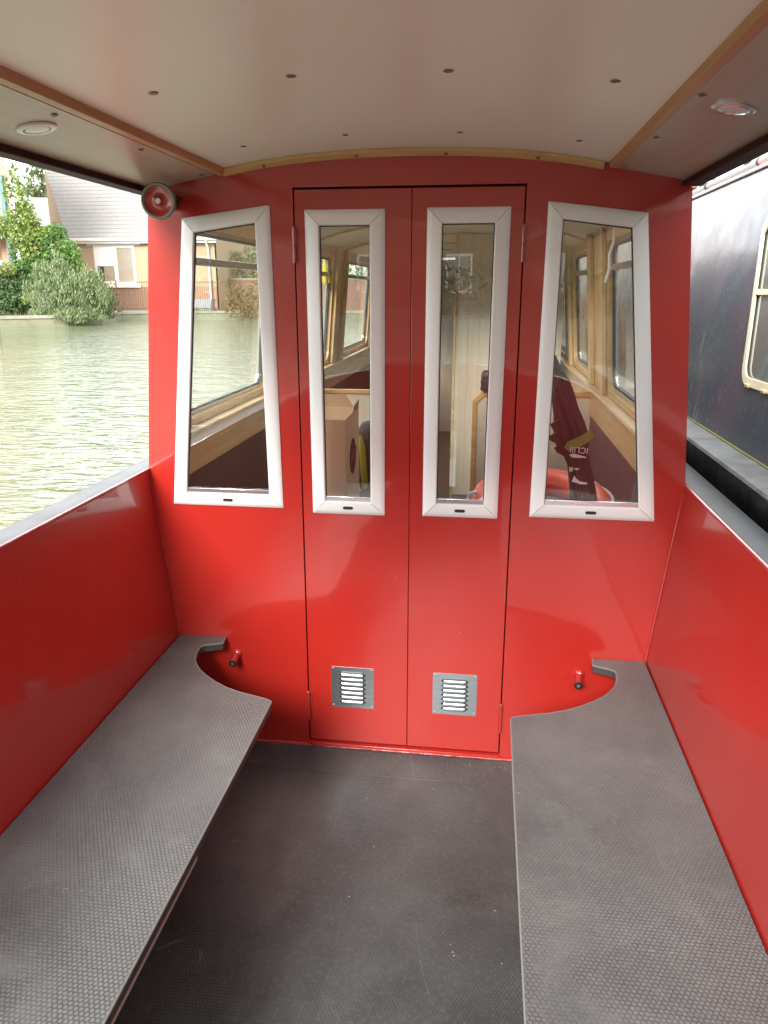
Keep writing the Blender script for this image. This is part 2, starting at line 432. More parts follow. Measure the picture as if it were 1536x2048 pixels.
# --- doors
def hinge(parent, x, z0, z1, sgn):
    mb = MB(); zm = (z0+z1)/2
    mb.tube([(x, -.007, z0), (x, -.007, zm-.0012)], .0068, 14); mb.tube([(x, -.007, zm+.0012), (x, -.007, z1)], .0068, 14)
    mb.lathe((x, -.007, z1), (0, 0, 1), [(.0068, 0), (.0055, .002), (.003, .005), (0.0001, .006)], 12)
    mb.box(x-sgn*.013, x, -.003, .0, zm+.003, z1-.003); mb.box(x, x+sgn*.013, -.003, .0, z0+.003, zm-.003)
    return mb.build('hinge', 'bead', parent)
def vent(parent, x0, x1, z0, z1, y):
    mb = MB(); mb.box(x0, x1, y-.002, y-.0002, z0, z1, 0)
    cx = (x0+x1)/2 - .0; n = 7; zz0 = z0+.019; zz1 = z1-.019; pit = (zz1-zz0)/n; hl = .0455
    for k in range(n):
        zc = zz0+pit*(k+.5)
        # hood: a rounded louvre bulging out and open underneath
        prof = [(.0095, 0), (.0085, .0045), (.0055, .0085), (.001, .0112), (-.0042, .0122), (-.0078, .0112)]
        vs = []; nu = 18
        for i in range(nu+1):
            u = -1 + 2*i/nu; e = max(0.0, 1-max(0, (abs(u)-.82)/.18)**2)**.5
            for pz, py in prof: vs.append((cx+u*hl, y-.002-py*max(e, .02), zc+pz*(.35+.65*e)))
        m_ = len(prof)
        mb.add(vs, [(i*m_+j, (i+1)*m_+j, (i+1)*m_+j+1, i*m_+j+1) for i in range(nu) for j in range(m_-1)], 0, True)
        mb.box(cx-hl*.95, cx+hl*.95, y-.0045, y-.0022, zc-.0095, zc-.0045, 1)
        for s in (-1, 1): mb.lathe((cx+s*(hl+.001), y-.0021, zc-.003), (0, -1, 0), [(0.0001, .0006), (.0042, .0006), (.0045, 0)], 10, 1)
    v = mb.build('vent', ['steel', 'black'], parent)
    for xx in (x0+.008, x1-.008):
        for zz in (z0+.008, z1-.008):
            sm = MB(); sm.lathe((xx, y-.002, zz), (0, -1, 0), [(.0045, 0), (.0038, .0018), (.002, .0026), (.0001, .0028)], 12)
            MERGE.append((sm, v))
    return v
MERGE = []
for s, (xa, xb), o_, i_, vx in ((-1, (-.3672, .0140), W2o, W2i, (-.278, -.113)), (1, (.0158, .3672), W3o, W3i, (.111, .277))):
    mb = MB(); mb.plate([(xa, .029), (xb, .029), (xb, 2.039), (xa, 2.039)], [grow(i_, .005)], .001, .026, XZ())
    d = mb.build('door', 'red', boat, bevel=.0015)
    window(o_, i_, d, .001, whole=False)
    hx = s*.3685
    hinge(d, hx, 1.815, 1.925, s); hinge(d, hx, .122, .238, s)
    vent(d, vx[0], vx[1], .180, .351, .001)
for sm, v in MERGE:   # vent screws: one small mesh per screw would be sub-sub-parts, so join them to the vent mesh
    me = v.data; bm = bmesh.new(); bm.from_mesh(me)
    vs = [bm.verts.new(p) for p in sm.v]
    for f in sm.f:
        try: fc = bm.faces.new([vs[i] for i in f]); fc.smooth = True
        except ValueError: pass
    bm.to_mesh(me); bm.free()
# closing strip behind the meeting edges
mb = MB(); mb.box(-.012, .04, .0262, .032, .03, 2.03); mb.build('closing_strip', 'red', boat)

# --- drain stubs on the bulkhead
for s in (-1, 1):
    x = s*.645; z = .382
    mb = MB(); a = Vector((x, .0, z)); b = Vector((x+(-.002 if s < 0 else -.008), -.062, z-.016)); ax = (b-a)
    mb.tube([a, a+ax*.9], .0125, 16); mb.lathe(a, ax, [(.020, 0), (.0185, .005), (.0125, .010)], 14)
    st = mb.build('pipe_stub', 'bead', boat)
    mb = MB(); L = ax.length
    mb.lathe(a, ax, [(.0125, L*.88), (.0150, L*.90), (.0150, L*.99), (.0095, L*1.01), (.0085, L*.95), (.0001, L*.95)], 18)
    mb.build('rubber_cap', 'black', st)
    mb = MB(); mb.lathe(a, ax, [(.0070, L*.95), (.0062, L*1.0), (.0001, L*1.01)], 12); mb.build('pin', 'chrome', st)

# --- cockpit sides (port, starboard), gunwales, hull
YS = [0, -.2, -.5, -.9, -1.3, -1.8, -2.3, -2.6, -2.9, -3.2, -3.5, -3.75, -3.95, -4.1, -4.17, -4.199]
for s in (-1, 1):
    zs = [-.01, .2, .45, .75, 1.1]
    vs = [(s*side_x(z)*taper(y), y, z) for y in YS for z in zs]; n = len(zs)
    fs = [(i*n+j, (i+1)*n+j, (i+1)*n+j+1, i*n+j+1) for i in range(len(YS)-1) for j in range(n-1)]
    vo = [(s*(side_x(z)+.006)*taper(y), y, z) for y in YS for z in zs]
    mb = MB(); mb.add(vs, fs, 0); mb.add(vo, fs, 0); mb.build('side_panel', 'redside', boat)
    YG = [8.5, 5, 2.5, 1, .4] + YS
    prof = [(.9435, 1.098), (.948, 1.1055), (.96, 1.108), (1.0, 1.105), (1.036, 1.099), (1.046, 1.088), (1.046, 1.02)]
    vs = [(s*px*taper(y), y, pz) for y in YG for px, pz in prof]; n = len(prof)
    fs = [(i*n+j, (i+1)*n+j, (i+1)*n+j+1, i*n+j+1) for i in range(len(YG)-1) for j in range(n-1)]
    mb = MB(); mb.add(vs, fs, 0, True); mb.build('gunwale', 'gunwale', boat)
    mb = MB(); mb.tube([(s*.9405*taper(y), y, 1.1025) for y in YS[:-1]], .0062, 8); mb.build('gunwale_edge', 'bead', boat)
    mb = MB(); zz = [1.019, .8, .45, .05]
    vs = [(s*(1.046-(.05 if z < .2 else 0))*taper(y), y, z) for y in YG for z in zz]; n = len(zz)
    fs = [(i*n+j, (i+1)*n+j, (i+1)*n+j+1, i*n+j+1) for i in range(len(YG)-1) for j in range(n-1)]
    mb.add(vs, fs, 0); mb.build('hull_side', 'hull', boat)
mb = MB(); mb.box(-1.04, 1.04, 8.45, 8.49, 0, 1.09); mb.build('hull_end', 'hull', boat)
fl = [(side_x(0)*taper(y), y) for y in YS] + [(-side_x(0)*taper(y), y) for y in YS[::-1]]
mb = MB(); mb.plate(fl, [], -.02, 0, lambda u, v, w: Vector((u, v, w)), 0); mb.build('deck', 'floorstuds', boat)
# separate strip of matting in front of the doors
mb = MB(); mb.box(-.83, .83, -.168, -.008, .0005, .0022); mb.build('threshold_mat', 'floorstuds', boat, bevel=.001)

mb = MB()
for i in range(230):
    if i % 3: x = R.uniform(-.55, .42); y = -R.uniform(0, 1)**2*.25-.012
    else: x = R.uniform(-.8, .8); y = R.uniform(-2.2, -.05)
    r = R.uniform(.0007, .0022); z = .0035+r*.5
    mb.add([(x+r, y, z), (x, y+r*.8, z), (x-r*.9, y, z), (x, y-r, z), (x, y, z+r), (x, y, z-r)], [(0, 1, 4), (1, 2, 4), (2, 3, 4), (3, 0, 4), (1, 0, 5), (2, 1, 5), (3, 2, 5), (0, 3, 5)])
M['grit'] = mat('pale_grit', (.35, .32, .27), (.15, .12, .09), rough=.9, ns=30)
tag(mb.build('grit', 'grit', None, weld=None), 'pale crumbs of grit scattered on the dark deck floor', 'grit', None, 'stuff')

# --- canopy: roof shell, ceiling panel, soffits, trims
YC = -2.40  # rear end is unseen; its reach is set to shade the upper bulkhead
def arch_sheet(mb, x0, x1, y0, y1, dz, th, n=16, mi=0, f=roof_s):
    xs = [x0+(x1-x0)*i/n for i in range(n+1)]
    for (w) in (0, th):
        vs = []
        for x in xs: vs += [(x, y0, f(x)+dz+w), (x, y1, f(x)+dz+w)]
        mb.add(vs, [(2*i, 2*i+1, 2*i+3, 2*i+2) for i in range(n)], mi, True)
    for yy in (y0, y1):
        vs = []
        for x in xs: vs += [(x, yy, f(x)+dz), (x, yy, f(x)+dz+th)]
        mb.add(vs, [(2*i, 2*i+1, 2*i+3, 2*i+2) for i in range(n)], mi)
    for xx in (x0, x1):
        mb.add([(xx, y0, f(xx)+dz), (xx, y1, f(xx)+dz), (xx, y1, f(xx)+dz+th), (xx, y0, f(xx)+dz+th)], [(0, 1, 2, 3)], mi)
mb = MB(); SY0, SY1, SX = .40, 1.95, .48
def holed(mb, hw, y0, y1, dz, th):
    arch_sheet(mb, -hw, hw, y0, SY0, dz, th, 24); arch_sheet(mb, -hw, hw, SY1, y1, dz, th, 24)
    arch_sheet(mb, -hw, -SX, SY0, SY1, dz, th, 8); arch_sheet(mb, SX, hw, SY0, SY1, dz, th, 8)
holed(mb, .865, YC, 8.0, .020, .006)
roof = mb.build('roof', 'redside', boat)
mb = MB(); arch_sheet(mb, -.612, .612, YC+.01, -.001, .0, .008, 20); mb.build('ceiling_panel', 'ceil', roof)
def soff(x):
    x = abs(x); return 2.098 + (2.048-2.098)*(x-.60)/(.868-.60)
for s in (-1, 1):
    mb = MB(); arch_sheet(mb, s*.626, s*.858, YC+.01, -.001, -.006, .006, 6, f=soff); mb.build('soffit_panel', 'soffit', roof)
    mb = MB()
    zc = 2.086; mb.add([(s*x - (s*.0-.0) + (.015 if s < 0 else .008), y, z) for y in (YC+.01, -.001) for x, z in ((.604, 2.118), (.604, 2.094), (.609, 2.086), (.626, 2.083), (.633, 2.088), (.633, 2.10))],
        [(0, 1, 7, 6), (1, 2, 8, 7), (2, 3, 9, 8), (3, 4, 10, 9), (4, 5, 11, 10), (0, 1, 2, 3, 4, 5), (6, 7, 8, 9, 10, 11)])
    mb.build('trim', 'trim', roof)
    mb = MB(); mb.box(min(s*.833, s*.884), max(s*.833, s*.884), YC, -.001, 2.029, 2.0462)
    mb.box(min(s*.878, s*.884), max(s*.878, s*.884), YC, -.001, 2.0465, 2.085)
    mb.build('roof_lip', 'darkred', roof, bevel=.003)
mb = MB()
xs = [-.597+1.194*i/24 for i in range(25)]
for i in range(24):
    a, b = xs[i], xs[i+1]
    za, zb = roof_s(a)-.003, roof_s(b)-.003
    vs = [(a, -.020, za-.008), (b, -.020, zb-.008), (b, -.003, zb-.020), (a, -.003, za-.020), (a, -.020, za+.002), (b, -.020, zb+.002), (b, -.003, zb+.002), (a, -.003, za+.002)]
    mb.add(vs, [(0, 1, 2, 3), (0, 4, 5, 1), (3, 2, 6, 7)], 0)
mb.build('arch_trim', 'trimx', roof)
def screw(x, y, z, nrm=(0, 0, -1), r=.0055, parent=roof):
    mb = MB(); mb.lathe((x, y, z), nrm, [(r*1.5, .0002), (r*1.35, .0016), (r*.8, .0022), (r*.75, .0008), (.0001, .0008)], 12)
    mb.build('screw', 'screw', parent)
for y in (-.25, -.87, -1.55):
    for x in (-.45, -.152, .170, .496): screw(x, y, roof_s(x)-.0005, r=.0075 if y < -.5 else .0058)
for s in (-1, 1):
    for y in (-.05, -.50, -.915, -1.30, -1.7): screw(s*.652, y, soff(.652)-.0065, r=.006)
for x in (-.46, -.16, .12, .40): screw(x, -.012, roof_s(x)-.018, (0, -.5, -1), .004)
# downlights let into the soffits
M['lens'] = mat('frosted_lamp_glass', (.75, .76, .74), rough=.25)
M['lampring'] = mat('white_lamp_ring', (.72, .73, .70), rough=.3, coat=.4)
def downlight(x, y, ring):
    z = soff(x)-.0065; nx = (2.048-2.098)/.268*(1 if x > 0 else -1)
    nrm = Vector((nx, 0, -1)).normalized()
    mb = MB(); mb.lathe((x, y, z), nrm, [(.042, 0), (.042, .003), (.037, .0055), (.030, .005), (.0285, .001), (.0001, .001)], 36)
    d = mb.build('downlight', ring, roof)
    mb = MB(); mb.lathe((x, y, z), nrm, [(.0265, .0012), (.0250, .0045), (.012, .006), (.0001, .0065)], 28); mb.build('lens', 'lens', d)
downlight(-.722, -.866, 'lampring'); downlight(.723, -.866, 'chrome')

# --- horn at the upper left corner of the bulkhead
hc = at(317, 402, -.150)
hn = mb = MB(); ax = Vector((.10, -1, -.06)).normalized()
mb.lathe(hc, -ax, [(.046, .004), (.040, .012), (.024, .030), (.014, .055), (.012, .10), (.018, .105), (.020, .150), (.0001, .152)], 28)
horn = mb.build('horn', 'gasket', boat)
mb = MB(); mb.lathe(hc, ax, [(.042, -.004), (.0425, .004), (.046, .009), (.0505, .010), (.054, .005), (.0545, -.004), (.050, -.010), (.043, -.010)], 40)
M['ringgrey'] = mat('worn_grey_chrome', (.24, .235, .205), rough=.5, metal=.25)
mb.build('rim', 'ringgrey', horn)
mb = MB(); mb.lathe(hc, ax, [(.044, .001), (.038, -.002), (.026, -.006), (.014, -.004), (.0095, .001), (.0085, .004)], 36); mb.build('diaphragm', 'red', horn)
mb = MB(); mb.lathe(hc, ax, [(.0085, .001), (.0085, .006), (.006, .0075), (.0045, .0055), (.0001, .0055)], 20); mb.build('centre_cap', 'lens', horn)
mb = MB(); mb.obox(hc+Vector((.0, .10, .022)), (.02, 0, 0), (0, .05, 0), (0, 0, .004)); mb.build('bracket', 'gasket', horn)

# --- cabin behind the bulkhead
def cx_out(z): return .944 - (.944-.866)*(z-1.1)/.93
def rrect(u0, u1, v0, v1, r, n=6):
    pts = []
    for cx, cy, a0 in ((u1-r, v0+r, -PI/2), (u1-r, v1-r, 0), (u0+r, v1-r, PI/2), (u0+r, v0+r, PI)):
        for i in range(n+1): a = a0+PI/2*i/n; pts.append((cx+r*math.cos(a), cy+r*math.sin(a)))
    return pts
WINS = {-1: [(.18, 1.40), (1.80, 3.05), (3.55, 4.92), (5.4, 6.7)], 1: [(.20, 1.50), (2.10, 3.12), (3.7, 4.9), (5.4, 6.7)]}
for s in (-1, 1):
    def fn(off): return lambda u, v, w: Vector((s*(cx_out(v)-w), u, v))
    rect = [(.013, 1.095), (8.0, 1.102), (8.0, 2.03), (.013, 2.03)]
    mb = MB(); mb.plate(rect, [rrect(a, b, 1.235, 1.965, .07) for a, b in WINS[s]], 0, .006, fn(0)); cs = mb.build('cabin_side', 'redside', boat)
    mb = MB(); rect2 = [(.02, 1.205), (7.9, 1.205), (7.9, 2.035), (.02, 2.035)]
    mb.plate(rect2, [rrect(a+.004, b-.004, 1.239, 1.961, .066) for a, b in WINS[s]], .012, .040, fn(0)); mb.build('window_lining', 'oak_z', cs)
    # sill ledge, apron board and dark lower lining
    mb = MB(); mb.box(min(s*.845, s*.895), max(s*.845, s*.895), .02, 7.9, 1.190, 1.2045); mb.build('sill', 'oak_y', cs, bevel=.003)
    mb = MB(); mb.box(min(s*.872, s*.896), max(s*.872, s*.896), .02, 7.9, 1.138, 1.1895); mb.build('apron_board', 'oak_y', cs, bevel=.002)
    mb = MB(); mb.box(min(s*.876, s*.894), max(s*.876, s*.894), .02, 7.9, 1.03, 1.1365); mb.build('lower_rail', 'oak_y', cs, bevel=.002)
    mb = MB(); mb.box(min(s*.885, s*.90), max(s*.885, s*.90), .02, 7.9, -.1, 1.0295); mb.build('lower_lining', 'lining', cs)
    for y in [.35+.3*i for i in range(10)]:
        sm = MB(); sm.lathe((s*.876, y, 1.062), (-s, 0, 0), [(.006, 0), (.005, .002), (.0001, .003)], 10); sm.build('screw', 'brass', cs)
    for a, b in WINS[s]:
        wn = thing('side_window', None, None); wn.parent = boat
        mb = MB(); o1 = rrect(a-.018, b+.018, 1.217, 1.983, .085); i1 = rrect(a+.022, b-.022, 1.257, 1.943, .055)
        mb.plate(o1, [i1], -.010, -.001, fn(0)); mb.plate(rrect(a+.001, b-.001, 1.236, 1.964, .069), [i1], .0, .014, fn(0))
        mb.build('frame', 'chrome', wn)
        mb = MB(); mb.plate(rrect(a+.0205, b-.0205, 1.2555, 1.9445, .056), [rrect(a+.032, b-.032, 1.267, 1.933, .046)], .003, .0165, fn(0)); mb.build('gasket', 'gasket', wn)
        mb = MB(); mb.plate(rrect(a+.021, b-.021, 1.256, 1.944, .055), [], .006, None, fn(0)); mb.build('pane', 'glass2', wn)
        mb = MB(); xo = cx_out(1.835); mb.box(min(s*(xo-.022), s*(xo-.003)), max(s*(xo-.022), s*(xo-.003)), a+.02, b-.02, 1.822, 1.852); mb.build('transom', 'chrome', wn, bevel=.002)
        # wooden posts either side of each opening
    posts = [(1.50, 1.60), (1.98, 2.08), (3.15, 3.25)] if s > 0 else [(1.42, 1.50), (1.70, 1.78), (3.08, 3.16), (3.42, 3.52), (4.95, 5.03)]
    for a, b in posts:
        mb = MB(); vs = []
        for z in (1.206, 2.03):
            for y in (a, b):
                for w in (.041, .066): vs.append((s*(cx_out(z)-w), y, z))
        mb.add(vs, [(0, 1, 3, 2), (4, 5, 7, 6), (0, 1, 5, 4), (2, 3, 7, 6), (0, 2, 6, 4), (1, 3, 7, 5)]); mb.build('post', 'oak_z', cs, bevel=.003)
M['cabinceil'] = mat('cabin_ceiling_boards', (.72, .68, .58), rough=.5)
sk = MB()
for a, b, c, d in ((-SX-.03, -SX, SY0-.03, SY1+.03), (SX, SX+.03, SY0-.03, SY1+.03), (-SX, SX, SY0-.03, SY0), (-SX, SX, SY1, SY1+.03)): sk.box(a, b, c, d, 2.125, 2.21)
skl = sk.build('added_skylight', 'alu', roof)  # roof light added out of view to brighten the cabin interior
sk = MB(); sk.plate([(-SX, SY0), (SX, SY0), (SX, SY1), (-SX, SY1)], [], 2.195, None, lambda u, v, w: Vector((u, v, w))); sk.build('pane', 'glass2', skl)
mb = MB(); holed(mb, .84, .013, 7.9, -.02, .01); mb.build('cabin_ceiling', 'cabinceil', boat)
for k in range(5):
    mb = MB(); y = 2.3+k*1.1
    xs = [-.82+1.64*i/16 for i in range(17)]
    for a, b in zip(xs, xs[1:]):
        mb.add([(a, y, roof_s(a)-.021), (b, y, roof_s(b)-.021), (b, y+.03, roof_s(b)-.021), (a, y+.03, roof_s(a)-.021),
                (a, y, roof_s(a)-.033), (b, y, roof_s(b)-.033), (b, y+.03, roof_s(b)-.033), (a, y+.03, roof_s(a)-.033)], [(4, 5, 6, 7), (0, 1, 5, 4), (3, 2, 6, 7)])
    mb.build('ceiling_batten', 'oak_x', boat)
mb = MB(); mb.box(-.885, .885, .013, 7.9, -.12, -.10); mb.build('cabin_floor', 'floorwood', boat)
mb = MB(); mb.box(-.86, .86, 7.6, 7.63, -.1, 2.1); mb.build('end_bulkhead', 'panel_z', boat)
# half-height partitions with oak capping at y = 2
def partition(x0, x1, ztop, cham):
    mb = MB()
    if cham:
        pts = [(x0+.03, -.1), (x1, -.1), (x1, ztop-.03), (x0+.075, ztop-.03), (x0+.03, ztop-.07)]
        edge = [(x0, -.1), (x0+.03, -.1), (x0+.03, ztop-.07), (x0+.075, ztop-.03), (x1, ztop-.03), (x1, ztop), (x0+.062, ztop), (x0, ztop-.055)]
    else:
        pts = [(x0, -.1), (x1, -.1), (x1, ztop-.025), (x0, ztop-.025)]
        edge = [(x0, ztop-.025), (x1+.012, ztop-.025), (x1+.012, ztop), (x0, ztop)]
    mb.plate(pts, [], 2.0, 2.022, XZ()); p = mb.build('partition', 'panel_z', boat)
    mb = MB(); mb.plate(edge, [], 1.992, 2.030, XZ()); mb.build('capping', 'oak_x', p, bevel=.003)
partition(-.885, -.415, 1.150, False); partition(.195, .885, 1.157, True)
# full height panelled compartment further along on the right
mb = MB(); mb.box(.03, .82, 3.35, 3.37, -.1, 2.12, 0)
for i in range(9): mb.box(.03+i*.088, .0325+i*.088, 3.347, 3.3495, -.1, 2.1, 1)
mb.box(.015, .03, 3.33, 5.2, -.1, 2.12, 1); mb.build('panelled_compartment', ['panel_z', 'oak_z'], boat)
# lockers just inside the doors
M['locker'] = mat('dark_locker', (.05, .028, .022), rough=.6)
mb = MB(); mb.box(-.884, -.13, .04, .78, -.1, .84); mb.build('locker', 'locker', boat, bevel=.004)
mb = MB(); mb.box(.13, .884, .04, .78, -.1, .84); mb.build('locker', 'locker', boat, bevel=.004)
# thin white blind cord by the starboard window
M['white'] = mat('white_cord', (.8, .8, .78), rough=.5)
mb = MB(); mb.tube([(.80, 1.05, 2.0), (.80, 1.05, 1.93), (.785, 1.04, 1.88), (.79, 1.05, 1.82), (.775, 1.04, 1.76)], .006, 8); mb.build('blind_cord', 'white', boat)

# ================================================================== BENCHES
def bench(s, label):
    t = thing('bench', label, 'bench', (s*.63, -1.2, 0), 'studded rubber benches along the cockpit sides')
    cut = [(.688, -.004), (.682, -.052), (.700, -.062), (.742, -.078), (.752, -.090), (.755, -.105), (.750, -.15), (.738, -.195), (.716, -.235), (.690, -.270), (.655, -.305), (.610, -.342), (.560, -.375), (.505, -.400), (.450, -.417), (.405, -.432), (.388, -.440), (.383, -.450)]
    if s < 0: cut = [(x, y) for x, y in cut]
    Y1 = -2.45
    poly = [(.868, -.004)] + cut + [(.381, -.8), (.381, -1.3), (.381, -1.8), (.381, Y1), (.868, Y1)]
    P = [(s*x, y) for x, y in poly]
    fn = lambda u, v, w: Vector((u, v, w))
    mb = MB(); mb.plate(P, [], .420, .4455, fn, 0); mb.build('seat_board', 'boardedge', t, bevel=.002)
    mb = MB(); mb.plate(P, [], .446, .450, fn, 0); mb.build('rubber_top', 'studs', t)
    edge = [(s*x, y, .4475) for x, y in cut + [(.381, -.8), (.381, -1.3), (.381, -1.8), (.381, Y1)]]
    mb = MB(); mb.tube(edge, .0032, 8); mb.build('edging', 'edging', t)
    mb = MB()
    if s < 0:
        mb.box(-.80, -.392, -2.4, -1.09, .385, .400)
        mb.build('lower_shelf', M['palepine'], t, bevel=.003)
    for y in (-.62, -1.5, -2.3):
        mb = MB(); mb.box(min(s*.858, s*.60), max(s*.858, s*.60), y-.015, y+.015, .400, .4195)
        mb.add([(s*.855, y-.004, .4), (s*.855, y-.004, .15), (s*.64, y-.004, .4), (s*.855, y+.004, .4), (s*.855, y+.004, .15), (s*.64, y+.004, .4)], [(0, 1, 2), (3, 4, 5), (0, 1, 4, 3), (1, 2, 5, 4), (0, 2, 5, 3)])
        mb.build('bracket', 'darkred', t)
M['palepine'] = wood('pale_board', (.38, .32, .28), (.46, .40, .35), 'y', .6)
bench(-1, 'grey studded rubber bench along the left red side, with pale shelf edge beneath')
bench(1, 'grey studded rubber bench along the right red side, hooked cutout by the right pipe stub')

# ================================================================== LOOSE THINGS INSIDE
M['card'] = mat('cardboard', (.64, .47, .30), (.68, .50, .33), rough=.8, ns=4, stretch=(1, 1, 8))
M['cardin'] = mat('cardboard_inside', (.48, .32, .19), rough=.85)
M['logo'] = mat('dark_print', (.06, .03, .025), (.10, .035, .03), rough=.8, ns=20)
M['logo2'] = mat('faded_red_print', (.25, .10, .08), rough=.8)
bx = thing('cardboard_box', 'open brown cardboard box with round dark logo, seen through the left door window', 'box', (-.44, .47, .84))
mb = MB(); x0, x1, y0, y1, z0, z1, t = -.485, -.272, .33, .66, .842, 1.243, .004
mb.box(x0, x1, y0, y0+t, z0, z1); mb.box(x0, x1, y1-t, y1, z0, z1); mb.box(x0, x0+t, y0+t, y1-t, z0, z1); mb.box(x1-t, x1, y0+t, y1-t, z0, z1); mb.box(x0+t, x1-t, y0+t, y1-t, z0, z0+t)
mb.build('body', 'card', bx)
mb = MB(); mb.add([(x1, y0+.01, z1), (x1, y1-.005, z1), (x1+.004, y1-.01, z1+.040), (x1+.004, (y0+y1)/2+.03, z1+.028), (x1+.004, (y0+y1)/2, z1+.006)], [(0, 1, 2, 3, 4)])
mb.add([(x0, y1, z1), (x1-.02, y1, z1), (x1-.06, y1+.02, z1+.055), (x0+.03, y1+.02, z1+.05)], [(0, 1, 2, 3)])
mb.build('flap', 'cardin', bx)
mb = MB(); mb.plate([((y0+y1)/2+.005+.075*math.cos(a*PI/18), 1.065+.075*math.sin(a*PI/18)) for a in range(36)], [], 0, .0006, lambda u, v, w: Vector((x1+.0006+w, u, v)))
lg = mb.build('printed_logo', 'logo', bx)
mb = MB(); mb.tube([(x1+.0015, .445, 1.05), (x1+.0015, .47, 1.085), (x1+.0015, .49, 1.05), (x1+.0015, .51, 1.09), (x1+.0015, .535, 1.06), (x1+.0015, .555, 1.095)], .006, 5, flat=1); mb.build('script_mark', 'logo2', lg)
# small thing-sized blocks of pale timber behind the box top
# backpack
M['pack'] = mat('grey_nylon', (.05, .05, .048), (.08, .078, .075), rough=.75, ns=8, bs=.4, bscale=18, bd=.01)
M['lime'] = mat('lime_fabric', (.36, .38, .05), rough=.7)
bp = thing('backpack', 'dark grey backpack with lime edge beside the cardboard box', 'bag', (-.24, .90, .84))
mb = MB(); vs = []; n = 20; prof = [(.845, .80), (.90, 1.0), (1.0, 1.0), (1.08, .93), (1.14, .78), (1.175, .5), (1.185, .1)]
for z, k in prof:
    for j in range(n):
        a = 2*PI*j/n; c = abs(math.cos(a))**.6*math.copysign(1, math.cos(a)); d = abs(math.sin(a))**.6*math.copysign(1, math.sin(a))
        vs.append((-.250+.075*k*c + (1.1-z)*.08, .88+.11*k*d, z-.035))
mb.add(vs, [(i*n+j, i*n+(j+1) % n, (i+1)*n+(j+1) % n, (i+1)*n+j) for i in range(len(prof)-1) for j in range(n)] + [tuple(range(len(vs)-n, len(vs)))], 0, True)
mb.build('body', 'pack', bp)
mb = MB(); mb.tube([(-.262, .765, .86), (-.268, .76, .95), (-.275, .762, 1.05), (-.285, .775, 1.10)], [.014, .016, .015, .006], 10); mb.build('side_strip', 'lime', bp)
mb = MB(); mb.tube([(-.215, .762, .85), (-.225, .752, .95), (-.235, .755, 1.06), (-.245, .775, 1.12)], .005, 8); mb.build('strap', 'black', bp)
# lifebuoy
M['buoy'] = mat('orange_red_buoy', (.70, .09, .045), (.74, .11, .06), rough=.45, coat=.2, bs=.1, bscale=30)
M['tape'] = mat('reflective_tape', (.62, .64, .62), rough=.35, metal=.3)
M['rope'] = mat('white_rope', (.72, .70, .64), rough=.9, bs=.8, bscale=120, bd=.003)
lb = thing('lifebuoy', 'orange lifebuoy with silver bands and white rope lying behind the right door', 'lifebuoy', (.47, .42, .86))
cen = Vector((.500, .40, .918)); tilt = Matrix.Rotation(math.radians(9), 3, 'X')
ring = [cen + tilt @ Vector((0.215*math.cos(a*PI/24), 0.215*math.sin(a*PI/24), 0)) for a in range(48)]
mb = MB(); mb.tube(ring, .062, 20, closed=True, flat=.95); mb.build('ring', 'buoy', lb)
for a0 in (205, 292, 25, 115):
    mb = MB(); pts = [cen + tilt @ Vector((0.215*math.cos(math.radians(a0+d)), 0.215*math.sin(math.radians(a0+d)), 0)) for d in range(-5, 6, 2)]
    mb.tube(pts, .0635, 20, flat=.95); mb.build('band', 'tape', lb)
mb = MB(); pts = []
for d in range(0, 361, 6):
    rr = .280 + .012*math.sin(math.radians(d*4)); pts.append(cen + tilt @ Vector((rr*math.cos(math.radians(d)), rr*math.sin(math.radians(d)), .012)))
mb.tube(pts[:-1], .006, 8, closed=True)
kx = cen + tilt @ Vector((.280*math.cos(math.radians(190)), .280*math.sin(math.radians(190)), .03))
mb.tube([kx+Vector((-.01, 0, -.06)), kx+Vector((-.015, 0, -.02)), kx+Vector((0, 0, .02)), kx+Vector((.02, .0, .025)), kx+Vector((.03, 0, 0)), kx+Vector((.01, .0, -.01))], .009, 8)
mb.build('grab_rope', 'rope', lb)
# umbrella
M['umb'] = mat('plum_umbrella_fabric', (.026, .020, .024), (.038, .030, .034), rough=.7, ns=9, bs=.3, bscale=40)
M['umbw'] = mat('white_print', (.78, .78, .78), rough=.7); M['umbg'] = mat('green_print', (.20, .235, .06), rough=.7)
um = thing('umbrella', 'folded dark plum umbrella with green patch and white lettering, leaning behind right window', 'umbrella', (.67, .20, .84))
path = [(.500, .26, 1.50), (.518, .25, 1.45), (.530, .24, 1.41), (.545, .23, 1.36), (.560, .225, 1.31), (.575, .22, 1.26), (.588, .215, 1.21), (.600, .21, 1.165), (.612, .205, 1.12), (.628, .2, 1.06), (.645, .2, .98), (.660, .2, .90), (.668, .2, .845)]
rad = [.014, .018, .030, .036, .040, .050, .054, .040, .036, .040, .044, .040, .02]
mb = MB(); n = 48; vs = []
pv = [Vector(p) for p in path]
for i, p in enumerate(pv):
    t = (pv[min(i+1, len(pv)-1)]-pv[max(i-1, 0)]).normalized(); a = t.cross(Vector((0, 1, 0))).normalized(); b = t.cross(a)
    for j in range(n):
        th = 2*PI*j/n; fold = 1 + .17*math.sin(8*th+i*.55) * (1 if 1 < i < 12 else .2) + .08*math.sin(3*th+i)
        rr = rad[i]*fold; vs.append(p + a*math.cos(th)*rr + b*math.sin(th)*rr)
mb.add(vs, [(i*n+j, i*n+(j+1) % n, (i+1)*n+(j+1) % n, (i+1)*n+j) for i in range(len(pv)-1) for j in range(n)] + [tuple(range(n)), tuple(range(len(vs)-n, len(vs)))], 0, True)
